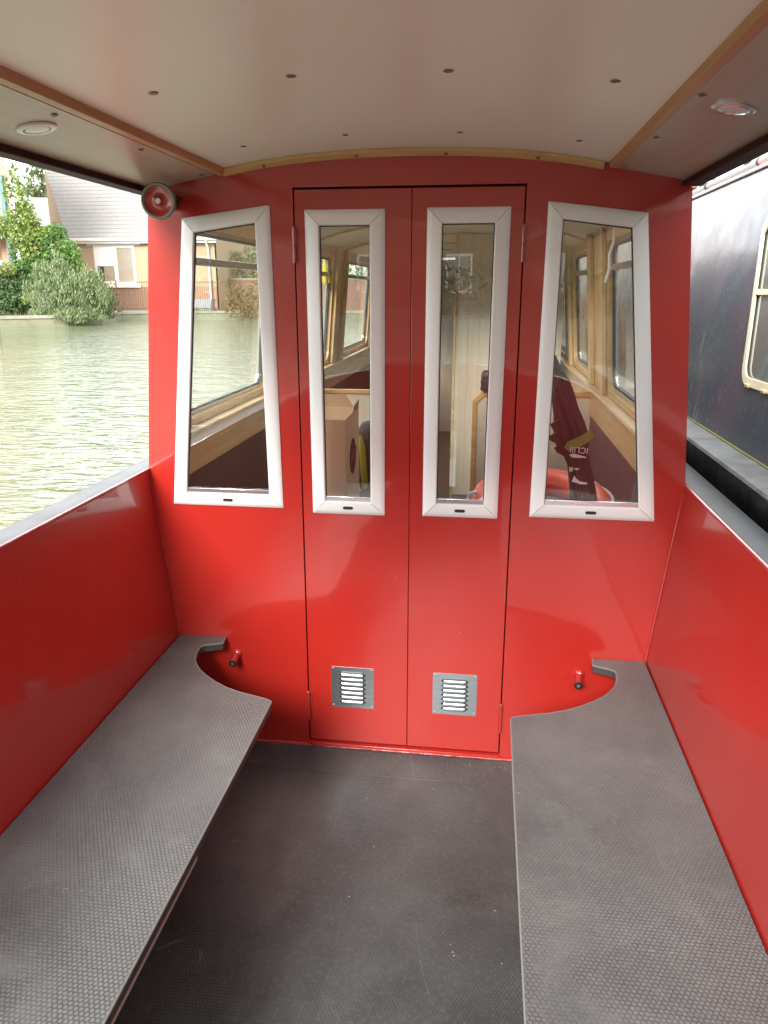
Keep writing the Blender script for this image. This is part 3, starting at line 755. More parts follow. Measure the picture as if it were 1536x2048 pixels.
# loose folds of cloth on the left side
for (z, xo, l) in ((1.27, .535, .035), (1.225, .54, .045), (1.185, .555, .035)):
    mb.add([(xo+.02, .19, z+.03), (xo-l, .185, z-.002), (xo-l*.7, .185, z-.018), (xo+.03, .17, z-.045), (xo+.02, .215, z+.03), (xo+.03, .22, z-.045)], [(0, 1, 2, 3), (0, 1, 4), (2, 3, 5), (1, 2, 5, 4)], 0)
ub = mb.build('cover', 'umb', um)
mb = MB(); mb.tube([(.500, .262, 1.50), (.487, .268, 1.55), (.480, .27, 1.585)], [.012, .014, .012], 12); mb.build('handle', 'black', um)
yy = .150
mb = MB(); mb.add([(.553, yy+.006, 1.190), (.560, yy-.001, 1.212), (.60, yy-.006, 1.232), (.640, yy-.001, 1.258), (.656, yy+.006, 1.238), (.635, yy-.005, 1.215), (.60, yy-.008, 1.193), (.566, yy-.003, 1.181)], [(0, 1, 2, 3, 4, 5, 6, 7)])
mb.build('green_patch', 'umbg', um)
mb = MB(); mb.add([(.572, yy+.004, 1.166), (.585, yy-.004, 1.172), (.632, yy+.001, 1.160), (.630, yy, 1.156), (.582, yy-.003, 1.157)], [(0, 1, 2, 3, 4)])
mb.add([(.588, yy-.001, 1.118), (.612, yy, 1.119), (.603, yy, 1.109)], [(0, 1, 2)])
mb.add([(.595, yy, 1.092), (.600, yy-.002, 1.082), (.615, yy-.002, 1.070), (.642, yy, 1.066), (.640, yy, 1.060), (.618, yy-.002, 1.060), (.598, yy-.001, 1.066), (.587, yy, 1.068)], [(0, 1, 2, 3, 4, 5, 6, 7)])
mb.build('white_motif', 'umbw', um)
text_mesh('ICLIII', .030, Matrix.Translation((.603, yy-.012, 1.187)) @ Matrix.Rotation(PI/2, 4, 'X') @ Matrix.Rotation(PI-.06, 4, 'Z'), 'umbw', 'lettering', um)
mb = MB(); mb.box(.576, .588, yy-.004, yy+.01, 1.105, 1.120, 0); mb.box(.577, .588, yy-.003, yy+.01, 1.090, 1.104, 1); mb.build('press_stud', ['tape', 'black'], um, bevel=.002)
# black canister on the right partition
cn = thing('canister', 'small black ribbed canister standing on the oak capped partition', 'canister', (.285, 2.01, 1.157))
mb = MB(); mb.lathe((.285, 2.01, 1.1575), (0, 0, 1), [(.0001, 0), (.045, 0), (.047, .01), (.044, .03), (.047, .05), (.044, .07)], 24); mb.build('body', 'black', cn)
mb = MB(); mb.lathe((.285, 2.01, 1.1575), (0, 0, 1), [(.042, .0705), (.046, .085), (.043, .105), (.030, .116), (.0001, .118)], 24); mb.build('lid', 'gasket', cn)
# yellow glove hanging from a hook
M['yellow'] = mat('yellow_rubber', (.48, .38, .05), rough=.6)
gl = thing('glove', 'yellow cloth hanging beside the far left cabin window', 'glove', (-.80, 3.0, 1.9))
c = at(649, 545, 2.95); r_ = .001
mb = MB(); mb.tube([c+Vector((0, 0, .14)), c+Vector((.005, 0, .06)), c, c+Vector((0, 0, -.06)), c+Vector((0, 0, -.085))], [.006, .014, .020, .018, .008], 14, flat=.6)
mb.tube([c+Vector((.02, 0, 0)), c+Vector((.035, 0, -.04)), c+Vector((.035, 0, -.07))], [.012, .011, .007], 10); mb.build('cloth', 'yellow', gl)
mb = MB(); mb.tube([c+Vector((0, 0, .14)), c+Vector((-.02, 0, .17)), c+Vector((-.05, .0, .17))], .005, 8); mb.build('hook', 'chrome', gl)

# ================================================================== NEIGHBOURING BOAT
nb = thing('narrowboat', 'dark grimy narrowboat moored alongside on the right, with cream framed window', 'narrowboat', (1.9, 0, .6))
def nbm():
    m, nt, b = nmat('weathered_navy_reflection_tints'); setp(b, (.03, .028, .045), .42, 0, .04, .15, spec=.18)
    v = coords(nt); f = noise(nt, v, 1.7, 6, .6)
    c = ramp(nt, f, [(.25, (.035, .070, .080)), (.5, (.060, .064, .080)), (.75, (.11, .075, .095))])  # teal and pink patches paint reflections into the navy colour
    v2 = coords(nt, (6, 6, 1.0)); g = noise(nt, v2, 5, 5)
    c2 = mixc(nt, math_(nt, 'MULTIPLY', math_(nt, 'GREATER_THAN', g, .66), .35), c, (.30, .30, .31))
    vo = N(nt, 'ShaderNodeTexVoronoi'); vo.inputs['Scale'].default_value = 26; nt.links.new(v, vo.inputs['Vector'])
    sp = math_(nt, 'MULTIPLY', math_(nt, 'LESS_THAN', vo.outputs['Distance'], .09), math_(nt, 'GREATER_THAN', noise(nt, v, 7, 2), .52))
    c3 = mixc(nt, math_(nt, 'MULTIPLY', sp, .6), c2, (.45, .45, .43))
    nt.links.new(c3, b.inputs['Base Color'])
    h = noise(nt, v, 2.0, 2); bump(nt, b, h, .5, .02, True)
    r = N(nt, 'ShaderNodeMapRange'); r.inputs['To Min'].default_value = .14; r.inputs['To Max'].default_value = .36
    nt.links.new(noise(nt, v, 9, 5), r.inputs['Value']); nt.links.new(r.outputs[0], b.inputs['Roughness'])
    return m
M['navy'] = nbm()
M['cream'] = mat('chipped_cream_paint', (.62, .56, .40), (.38, .28, .16), rough=.45, ns=22, lo=.6, hi=.78, bs=.3, bscale=90)
M['nbgun'] = mat('weathered_grey_gunwale', (.08, .085, .09), (.16, .165, .165), rough=.5, ns=9, bs=.4, bscale=60)
M['nbroof'] = mat('pale_grey_roof', (.55, .55, .54), (.46, .46, .45), rough=.6, ns=5)
M['moss'] = mat('mossy_edge', (.20, .18, .05), rough=.9)
def nx(z): return 1.25 + .11*(z-1.135)/1.073
fn = lambda u, v, w: Vector((nx(v)+w, u, v))
NW = (-.95, .640)
hole = [(-.95, 1.43), (-.95, 1.98), (.66, 1.98)]
# window opening with a raked forward end and rounded lower corner
def nbwin(g):
    top = 2.005+g; bot = 1.385-g
    yb = .635+g; yt = .790+g; r = .09+g
    pts = [(-.9-g, bot), ]
    for i in range(7):
        a = -PI/2 + (PI/2-.1)*i/6; pts.append((yb-r+r*math.cos(a)+.0, bot+r+r*math.sin(a)))
    pts += [(yt-.01, top-.05-g*.3), (yt-.05, top), (-.9-g, top)]
    return pts
mb = MB(); mb.plate([(-4, 1.136), (9, 1.136), (9, 2.208), (-4, 2.208)], [nbwin(0)], 0, .01, fn); ns = mb.build('cabin_side', 'navy', nb)
w = thing('window', None, None); w.parent = nb
mb = MB(); mb.plate(nbwin(.012), [nbwin(-.022)], -.009, -.0005, fn); mb.build('frame', 'cream', w, bevel=.002)
mb = MB(); mb.plate(nbwin(-.0005), [], .004, .008, fn)
M['darkglass'] = mat('dim_window_glass', (.10, .13, .12), (.14, .16, .15), rough=.06, ns=3, coat=1)
mb.build('pane', 'darkglass', w)
mb = MB(); z = 1.722; mb.obox((nx(z)-.001, -.09, z), (.007, 0, 0), (0, .79, 0), (.001, 0, .011)); mb.build('transom', 'cream', w, bevel=.002)
for y in (.52, .34, .16): 
    mb = MB(); mb.box(nx(1.38)-.020, nx(1.38)-.009, y-.022, y+.012, 1.372, 1.386); mb.build('catch', 'brass', w, bevel=.003)
mb = MB(); mb.plate([(-4, 1.135), (-4, 1.13), (9, 1.13), (9, 1.135)], [], 0, 0.001, lambda u, v, w: Vector((1.13+w, u, v)))
gp = [(1.135, 1.02), (1.128, 1.035), (1.127, 1.118), (1.133, 1.128), (1.145, 1.131), (1.25, 1.134)]
mb = MB(); mb.add([(x, y, z) for y in (-4, -1, 0, 1, 2, 4, 9) for x, z in gp], [(i*6+j, (i+1)*6+j, (i+1)*6+j+1, i*6+j+1) for i in range(6) for j in range(2, 5)], 0, False)
mb.build('gunwale', 'nbgun', nb)
mb = MB(); mb.add([(x, y, z) for y in (-4, -1, 0, 1, 2, 4, 9) for x, z in [(1.15, .05)] + gp[:3]], [(i*4+j, (i+1)*4+j, (i+1)*4+j+1, i*4+j+1) for i in range(6) for j in range(3)], 0, False)
mb.build('hull_side', 'hull', nb)
mb = MB(); mb.tube([(1.246, -4+i*.25, 1.137+.001*R.random()) for i in range(53)], [.003+.004*R.random() for _ in range(53)], 6); mb.build('moss_line', 'moss', nb)
mb = MB(); mb.add([(x, y, z) for y in (-4, 9) for x, z in ((1.35, 2.206), (1.352, 2.222), (1.40, 2.235), (1.70, 2.30), (2.1, 2.33), (2.6, 2.30), (2.9, 2.222), (2.9, .1))], [(j, j+1, 9+j, 8+j) for j in range(7)], 0)
mb.build('roof', 'nbroof', nb)
mb = MB(); mb.tube([(1.353, -4, 2.212), (1.353, 9, 2.212)], .007, 8); mb.build('roof_edge', 'nbroof', nb)
mb = MB(); mb.tube([(1.43, -4, 2.272), (1.43, 1.28, 2.272)], .017, 12, 0); mb.tube([(1.43, 1.28, 2.272), (1.43, 9, 2.272)], .014, 12, 1)
M['pinkrail'] = mat('faded_pink_paint', (.45, .25, .22), rough=.5); M['greyrail'] = mat('grey_rail_paint', (.25, .26, .25), rough=.5)
rl = mb.build('handrail', ['pinkrail', 'greyrail'], nb)
for y in (-.5, 1.25, 2.1, 3.3, 4.6): 
    mb = MB(); mb.tube([(1.43, y, 2.235), (1.43, y, 2.262)], .008, 8); mb.tube([(1.43, y-.012, 2.272), (1.43, y+.012, 2.272)], .020, 12); mb.build('clip', 'black', rl)
rp = MB(); pts = [(1.50+.012*math.sin(i*.7), .2+i*.09, 2.315+.004*math.sin(i*1.3)) for i in range(40)]
for k in range(2):
    q = []
    for i in range(240):
        t = i/240*(len(pts)-1); j = int(t); p = Vector(pts[j]).lerp(Vector(pts[min(j+1, 39)]), t-j); a = i*.45+PI*k
        q.append(p+Vector((.006*math.cos(a), 0, .006*math.sin(a))))
    rp.tube(q, .007, 6, k)
rp.build('mooring_rope', ['rope', 'black'], None, tagd=('black and white twisted rope lying along the roof of the dark boat', 'rope'))
# red item lying on the far roof
mb = MB(); c = Vector((1.62, 3.1, 2.36))
for i in range(3): mb.lathe(c+Vector((0, i*.02, .02*i)), (0.1*i, .2, 1), [(.09, 0), (.11, .02), (.11, .045), (.08, .06), (.0001, .065)], 14)
M['terracotta'] = mat('faded_terracotta', (.50, .14, .09), (.42, .2, .14), rough=.8, ns=15)
mb.build('plant_pot', 'terracotta', None, tagd=('faded red pots stacked on the roof of the dark boat', 'plant pot'))

# ================================================================== WATER, BANK, FAR SIDE
def water_mat():
    m, nt, b = nmat('murky_canal_water'); setp(b, (.13, .15, .05), .03, ior=1.33)
    v = coords(nt, (.8, 2.4, 1), (0, 0, -.42)); v2 = coords(nt, (1, 2.0, 1), (0, 0, -.2))
    h = math_(nt, 'ADD', noise(nt, v, 3.6, 3, .5, .5), math_(nt, 'MULTIPLY', noise(nt, v2, 1.1, 2), 1.2))
    bump(nt, b, h, 1.0, .045)
    nt.links.new(ramp(nt, noise(nt, v, .15, 3), [(.35, (.125, .145, .08)), (.65, (.155, .175, .105))]), b.inputs['Base Color'])
    return m
M['water'] = water_mat()
hl = [(1.0*taper(y), y) for y in YS]; hl = [(1.0, 8.4)] + hl + [(-x, y) for x, y in hl[::-1]] + [(-1.0, 8.4)]
mb = MB(); mb.plate([(-300, -300), (300, -300), (300, 300), (-300, 300)], [hl], .25, None, lambda u, v, w: Vector((u, v, w)))
tag(mb.build('canal_water', 'water'), None, None, None, 'structure')

M['coping'] = mat('pale_concrete', (.34, .33, .27), (.26, .26, .20), rough=.9, ns=2.5, bs=.3, bscale=8, bd=.02)
M['bankwall'] = mat('stained_concrete', (.27, .26, .19), (.20, .20, .13), rough=.9, ns=2, bs=.4, bscale=5, bd=.03)
M['paving'] = mat('towpath_paving', (.28, .26, .23), (.22, .21, .18), rough=.95, ns=2)
bank = [(-60, 24), (-26, 25.5), (-19.6, 27.2), (-17.6, 29.0), (-17.2, 31), (-17.9, 34.4), (-16.8, 35.2), (-14.5, 36.3), (-11, 36.6), (-4, 37.2), (10, 38), (60, 42)]
mb = MB(); mb.plate([(x, y) for x, y in bank] + [(300, 300), (-300, 300)], [], .62, .0, lambda u, v, w: Vector((u, v, w)), 0)
tag(mb.build('towpath', 'paving'), None, None, None, 'structure')
mb = MB()
for (xa, ya), (xb, yb) in zip(bank, bank[1:]):
    d = Vector((xb-xa, yb-ya, 0)); d.normalize(); nr = Vector((d.y, -d.x, 0))
    a = Vector((xa, ya, 0)); b = Vector((xb, yb, 0))
    for off0, off1, z0, z1, mi in ((.005, .12, .0, .58, 0), (-.35, .16, .585, .70, 1)):
        vs = []
        for z in (z0, z1):
            for p in (a, b):
                for o in (off0, off1): vs.append(p + nr*o + Vector((0, 0, z)))
        mb.add(vs, [(0, 1, 3, 2), (4, 5, 7, 6), (0, 1, 5, 4), (2, 3, 7, 6), (0, 2, 6, 4), (1, 3, 7, 5)], mi)
tag(mb.build('quay_wall', ['bankwall', 'coping'], weld=None), 'low concrete quay wall with pale coping along the far bank', 'wall')

def brick(name, c1, c2, mortar, scale=1.0, flip=False):
    m, nt, b = nmat(name); setp(b, c1, .9)
    tc = N(nt, 'ShaderNodeTexCoord'); sp = N(nt, 'ShaderNodeSeparateXYZ'); nt.links.new(tc.outputs['Object'], sp.inputs[0])
    cb = N(nt, 'ShaderNodeCombineXYZ'); nt.links.new(math_(nt, 'ADD', sp.outputs[0], sp.outputs[1]), cb.inputs[0]); nt.links.new(sp.outputs[2], cb.inputs[1])
    bt = N(nt, 'ShaderNodeTexBrick'); nt.links.new(cb.outputs[0], bt.inputs['Vector'])
    bt.inputs['Color1'].default_value = (*c1, 1); bt.inputs['Color2'].default_value = (*c2, 1); bt.inputs['Mortar'].default_value = (*mortar, 1)
    bt.inputs['Scale'].default_value = 1.0; bt.inputs['Brick Width'].default_value = .225*scale; bt.inputs['Row Height'].default_value = .075*scale
    bt.inputs['Mortar Size'].default_value = .012; bt.inputs['Bias'].default_value = 0
    f = noise(nt, tc.outputs['Object'], .6, 4)
    nt.links.new(mixc(nt, math_(nt, 'MULTIPLY', f, .35), bt.outputs['Color'], tuple(x*.7 for x in c1)), b.inputs['Base Color'])
    return m
M['buff'] = brick('buff_brick', (.50, .36, .21), (.44, .31, .18), (.46, .38, .28))
M['brown'] = brick('brown_brick', (.36, .23, .12), (.31, .19, .10), (.30, .24, .17))
M['orange'] = brick('orange_brick', (.46, .26, .15), (.40, .21, .12), (.42, .32, .24))
M['plumbrick'] = brick('plum_brick', (.28, .13, .09), (.22, .11, .085), (.25, .2, .16))
def tiles(name, c1, c2, row=.32):
    m, nt, b = nmat(name); setp(b, c1, .8)
    tc = N(nt, 'ShaderNodeTexCoord'); sp = N(nt, 'ShaderNodeSeparateXYZ'); nt.links.new(tc.outputs['Object'], sp.inputs[0])
    fr = math_(nt, 'FRACT', math_(nt, 'DIVIDE', sp.outputs[2], row*.72))
    vn = coords(nt, (1.6, .3, 5)); n1 = noise(nt, vn, 2, 4)
    base = ramp(nt, n1, [(.3, c1), (.7, c2)])
    ln = math_(nt, 'LESS_THAN', fr, .17)
    nt.links.new(mixc(nt, math_(nt, 'MULTIPLY', ln, .55), base, tuple(x*.35 for x in c1)), b.inputs['Base Color'])
    bump(nt, b, fr, .6, .05); return m
M['slate'] = tiles('grey_roof_tiles', (.24, .235, .225), (.29, .28, .27))
M['pinktile'] = tiles('pinkish_roof_tiles', (.44, .33, .26), (.48, .37, .29), .22)
M['upvc'] = mat('white_plastic', (.82, .82, .80), rough=.35)
M['winglass'] = mat('far_window_glass', (.34, .34, .31), (.36, .29, .20), rough=.05, ns=.8)  # opaque panes; the pale grey is painted in for reflected sky
M['teal'] = mat('teal_painted_steel', (.10, .19, .20), rough=.45)
M['render'] = mat('white_render', (.72, .70, .64), rough=.8)

def wall_poly(mb, pts, mi=0): mb.add(pts, [tuple(range(len(pts)))], mi)
# --- buff brick house
hs = thing('brick_house', 'buff brick house with grey tiled roof and white window on the far bank', 'house', (-19, 42, .62))
e0 = at(137, 478, 40); e1 = at(428, 478, 40); ap = at(88, 338, 44.5); vb = at(84, 460, 44.5)
zg = .62; ez = 4.55
xl, xr = e0.x, e1.x
wa = Vector((xl, 40, ez)); wb = Vector((xr, 40, ez)); wt = Vector((ap.x, 44.5, ap.z))
mb = MB(); wx0, wx1, wz0, wz1 = at(190, 530, 40).x, at(271, 530, 40).x, 2.07, 4.12
mb.plate([(xl, zg), (xr, zg), (xr, ez), (xl, ez)], [[(wx0, wz0), (wx1, wz0), (wx1, wz1), (wx0, wz1)]], 40, 40.25, XZ(), 0)
zpl = 2.12
wall_poly(mb, [(xl, 40, zg), (ap.x, 44.5, zg), tuple(wt), (xl, 40, ez)], 1)
wall_poly(mb, [(xr, 40, zg), (xr, 49, zg), (xr, 49, ez), (xr, 44.5, ap.z), (xr, 40, ez)], 0)
wall_poly(mb, [(ap.x, 44.5, zg), (ap.x, 49, zg), (ap.x, 49, ez), (ap.x, 44.5, ap.z)], 1); wall_poly(mb, [(ap.x, 49, zg), (xr, 49, zg), (xr, 49, ez), (ap.x, 49, ez)], 0)
mb.build('wall', ['buff', 'brown'], hs)
mb = MB(); mb.box(xl+.02, wx0-.0, 39.975, 39.998, zg, 1.9); mb.box(wx0, xr, 39.975, 39.998, zg, 1.9); mb.build('plinth', 'orange', hs)
mb = MB(); th = Vector((0, 0, .10)); q = [Vector((xl+.05, 39.7, ez-.15)), Vector((xr+.25, 39.7, ez-.15)), Vector((xr+.25, 44.5, ap.z+.05)), Vector((ap.x+.0, 44.5, ap.z+.05))]
mb.add([tuple(p) for p in q] + [tuple(p+th) for p in q], [(0, 1, 2, 3), (4, 5, 6, 7), (0, 1, 5, 4), (1, 2, 6, 5), (2, 3, 7, 6), (3, 0, 4, 7)])
q2 = [Vector((ap.x, 44.5, ap.z+.05)), Vector((xr+.25, 44.5, ap.z+.05)), Vector((xr+.25, 49.3, ez-.15)), Vector((ap.x, 49.3, ez-.15))]
mb.add([tuple(p+th) for p in q2], [(0, 1, 2, 3)])
mb.build('roof', 'slate', hs)
mb = MB(); mb.box(xl+.05, xr+.3, 39.55, 39.69, ez-.20, ez-.06); mb.box(xl+.1, xr+.2, 39.70, 39.72, ez-.34, ez-.18); gt = mb.build('gutter', 'upvc', hs)
mb = MB(); px_ = at(417, 520, 39.85).x; mb.tube([(px_, 39.62, ez-.2), (px_, 39.62, ez-.35), (px_, 39.88, ez-.6), (px_, 39.88, zg)], .055, 10); mb.build('downpipe', 'upvc', gt)
wn = thing('window', None, None); wn.parent = hs
mb = MB(); xm = (wx0+wx1)/2 + .05
mb.box(wx0, wx1, 39.98, 40.06, wz0, wz0+.13); mb.box(wx0, wx1, 39.98, 40.06, wz1-.12, wz1); mb.box(wx0, wx0+.14, 39.98, 40.06, wz0+.13, wz1-.12); mb.box(wx1-.14, wx1, 39.98, 40.06, wz0+.13, wz1-.12)
mb.box(xm-.1, xm+.1, 39.98, 40.06, wz0+.13, wz1-.12)
mb.box(wx0+.14, xm-.1, 39.985, 40.055, wz0+.95, wz1-.12); mb.build('frame', 'upvc', wn)
mb = MB(); mb.box(wx0+.1, wx1-.1, 40.02, 40.04, wz0+.1, wz1-.1); mb.build('pane', 'winglass', wn)
mb = MB(); mb.box(wx0-.35, wx1+.35, 39.9, 39.995, wz1, wz1+.28); mb.build('lintel', 'upvc', wn)
mb = MB(); mb.box(wx0+.3, wx1+.25, 39.85, 39.975, wz0-.2, wz0-.03); mb.build('sill', 'upvc', wn)
mb = MB(); mb.box(wx0+.16, wx0+.50, 40.0, 40.015, wz0+.14, wz0+.93); M['curtain'] = mat('dark_curtain', (.03, .045, .04), rough=.9); mb.build('curtain', 'curtain', wn)

# --- far small house with grey roof left of the gable
dh = thing('brick_house', 'distant house with small grey roof and white gutter behind the gable', 'house', (-32, 55, .62))
a = at(45, 443, 54); b = at(100, 443, 54); c = at(50, 395, 58); d = at(100, 395, 58)
mb = MB(); mb.add([tuple(a), tuple(b), tuple(d), tuple(c)], [(0, 1, 2, 3)]); mb.add([(a.x, 54, a.z-.1), (b.x, 54, b.z-.1), (d.x, 58, d.z-.1), (c.x, 58, c.z-.1)], [(0, 1, 2, 3)])
mb.build('roof', 'slate', dh)
mb = MB(); mb.box(a.x+.2, b.x, 54.3, 62, .62, a.z-.1); mb.build('wall', 'render', dh)
mb = MB(); mb.box(a.x, b.x, 53.8, 54, a.z-.35, a.z); mb.build('gutter', 'upvc', dh)

# --- house to the right with pinkish roof
ph = thing('brick_house', 'house with pinkish tiled roof and white fascia seen through the left window', 'house', (-15, 50, .62))
a = at(432, 490, 47); b = at(700, 512, 47); a2 = at(425, 425, 52); b2 = at(700, 425, 52)
mb = MB(); z0 = (a.z+b.z)/2; 
mb.add([(a.x, 47, z0), (b.x+8, 47, z0), (b.x+8, 52, a2.z), (a.x+.4, 52, a2.z)], [(0, 1, 2, 3)]); mb.add([(a.x, 47, z0-.12), (b.x+8, 47, z0-.12), (b.x+8, 52, a2.z-.12), (a.x+.4, 52, a2.z-.12)], [(0, 1, 2, 3)])
mb.build('roof', 'pinktile', ph)
mb = MB(); mb.box(a.x, b.x+8, 46.85, 46.99, z0-.38, z0+.02); mb.build('fascia', 'upvc', ph)
mb = MB(); mb.box(a.x+.3, b.x+8, 47.3, 57, .62, z0-.15); mb.build('wall', 'render', ph)
gw = MB(); gw.box(at(428, 600, 42).x, 12, 42, 42.25, .62, 2.3, 0); gw.box(at(428, 600, 42).x-.03, 12, 41.97, 42.28, 2.3, 2.38, 1)
gw.build('garden_wall', ['plumbrick', 'coping'], None, tagd=('plum coloured brick garden wall behind the autumnal bush', 'wall'))

# --- tall brick building on the far left with teal balcony
tb = thing('brick_building', 'tall brick building with teal steel balcony at far left', 'building', (-24, 34, .62))
Yb = 33.5
xa = at(33, 430, Yb).x; xb = -60
mb = MB(); 
kk = (Yb+9+2.573)/(Yb+2.573)
def skew(x0, x1, y0, z0, z1):
    f2 = lambda x: .265+(x-.265)*kk-.8
    mb.add([(x0, y0, z0), (x1, y0, z0), (f2(x1), Yb+9, z0), (f2(x0), Yb+9, z0), (x0, y0, z1), (x1, y0, z1), (f2(x1), Yb+9, z1), (f2(x0), Yb+9, z1)],
           [(0, 1, 2, 3), (4, 5, 6, 7), (0, 1, 5, 4), (1, 2, 6, 5), (2, 3, 7, 6), (3, 0, 4, 7)], 0)
skew(xb, xa-.76, Yb, .62, 11.5); skew(xa-.75, xa-.05, Yb-.4, .62, 9.2); mb.build('wall', ['orange'], tb)
mb = MB(); mb.box(xa-.78, xa-.02, Yb-.43, Yb-.401, 4.6, 9.25); mb.build('pilaster_face', 'buff', tb)
mb = MB(); bz = at(10, 468, Yb-1.4).z
mb.box(xb, at(22, 470, Yb-1.4).x, Yb-1.5, Yb-.45, bz-.12, bz+.12); mb.build('balcony_deck', 'teal', tb)
for pxx in (17, -60):
    x = at(pxx, 470, Yb-1.4).x
    mb = MB(); mb.box(x-.10, x+.10, Yb-1.5, Yb-1.3, .62, bz+2.5); mb.build('balcony_post', 'teal', tb)
mb = MB()
x1_ = at(17, 470, Yb-1.4).x
mb.box(-30, x1_, Yb-1.44, Yb-1.38, bz+1.05, bz+1.12)
for i in range(40): mb.box(x1_-.15-i*.14, x1_-.13-i*.14, Yb-1.42, Yb-1.40, bz+.12, bz+1.05)
mb.build('balcony_railing', 'teal', tb)
mb = MB(); x = at(28, 500, Yb-.5).x; mb.tube([(x, Yb-.5, .62), (x, Yb-.5, 3.6)], .07, 8); x = at(8, 360, Yb-.3).x; mb.tube([(x, Yb-.3, 4.4), (x, Yb-.3, 7.5)], .11, 8); mb.build('downpipe', 'upvc', tb)
mb = MB(); x = at(1, 500, Yb).x; mb.box(x-1.2, x+.15, Yb-.06, Yb-.002, .7, 3.1); mb.build('door', 'upvc', tb)
mb = MB(); p = at(-5, 318, Yb-.6); q = at(22, 348, Yb-.6); mb.tube([tuple(p), tuple(q)], .12, 6); mb.build('sloping_strut', 'pinktile', tb)

# --- iron railing on the bank
def railing(x0, x1, y0, y1, label):
    t = thing('metal_railing', label, 'railing', (x0, y0, .7))
    M.setdefault('iron', mat('rusty_iron', (.16, .06, .035), rough=.6))
    L = math.hypot(x1-x0, y1-y0); n = int(L/.115)
    mb = MB(); mb.tube([(x0, y0, 2.12), (x1, y1, 2.12)], .022, 6); mb.build('top_rail', 'iron', t)
    mb = MB(); mb.tube([(x0, y0, .82), (x1, y1, .82)], .018, 6); mb.build('bottom_rail', 'iron', t)
    mb = MB()
    for i in range(n):
        f = i/n; mb.tube([(x0+(x1-x0)*f, y0+(y1-y0)*f, .82), (x0+(x1-x0)*f, y0+(y1-y0)*f, 2.12)], .009, 4, caps=False)
    b = mb.build('baluster', 'iron', t); b['kind'] = 'stuff'
    for i in range(int(L/2.4)+1):
        f = min(1, i*2.4/L); mb = MB(); mb.tube([(x0+(x1-x0)*f, y0+(y1-y0)*f, .68), (x0+(x1-x0)*f, y0+(y1-y0)*f, 2.2)], .03, 6); mb.build('post', 'iron', t)
railing(-18.4, -9, 35.4, 37.4, 'rust coloured iron railing on the quay in front of the buff brick house')

# --- bins by the downpipe
M['binbox'] = mat('galvanised_planter', (.40, .43, .46), rough=.5)
mb = MB(); c = at(412, 612, 38.6); mb.add([(c.x-.5, 38.3, .62), (c.x+.35, 38.3, .62), (c.x+.35, 38.9, .62), (c.x-.5, 38.9, .62), (c.x-.6, 38.25, 1.25), (c.x+.45, 38.25, 1.25), (c.x+.45, 38.95, 1.25), (c.x-.6, 38.95, 1.25)],
    [(0, 1, 2, 3), (0, 1, 5, 4), (1, 2, 6, 5), (2, 3, 7, 6), (3, 0, 4, 7), (4, 5, 6, 7)])
mb.build('planter', 'binbox', None, tagd=('grey metal planter tub beside the white downpipe', 'planter'))

# ------------------------------------------------------------------ foliage
def leafmat(name, cols, rough=.55):
    m, nt, b = nmat(name); setp(b, cols[0], rough)
    g = N(nt, 'ShaderNodeNewGeometry'); n = len(cols)
    st = [(i/(n-1) if n > 1 else 0, c) for i, c in enumerate(cols)]
    nt.links.new(ramp(nt, g.outputs['Random Per Island'], st), b.inputs['Base Color'])
    tr = N(nt, 'ShaderNodeBsdfTranslucent'); nt.links.new(ramp(nt, g.outputs['Random Per Island'], st), tr.inputs[0])
    mx = N(nt, 'ShaderNodeMixShader'); mx.inputs[0].default_value = .3
    out = [q for q in nt.nodes if q.type == 'OUTPUT_MATERIAL'][0]
    nt.links.new(b.outputs[0], mx.inputs[1]); nt.links.new(tr.outputs[0], mx.inputs[2]); nt.links.new(mx.outputs[0], out.inputs[0])
    return m
M['leaf_sage'] = leafmat('sage_leaves', [(.10, .15, .06), (.20, .26, .12), (.28, .34, .17), (.14, .20, .08)])
M['leaf_ivy'] = leafmat('ivy_leaves', [(.05, .12, .03), (.10, .22, .05), (.20, .33, .08), (.07, .17, .04)])
M['leaf_lime'] = leafmat('lime_leaves', [(.14, .22, .04), (.24, .33, .07), (.30, .35, .10), (.10, .18, .04)])
M['leaf_dark'] = leafmat('dark_leaves', [(.03, .07, .02), (.06, .13, .04), (.12, .20, .07), (.04, .09, .03)])
M['leaf_rust'] = leafmat('rusty_leaves', [(.10, .13, .04), (.30, .24, .07), (.26, .10, .05), (.08, .10, .05), (.36, .36, .10)])
M['leaf_pale'] = leafmat('pale_far_leaves', [(.12, .17, .07), (.20, .25, .12), (.15, .20, .09)])
M['bark'] = mat('bark', (.10, .07, .045), rough=.9)
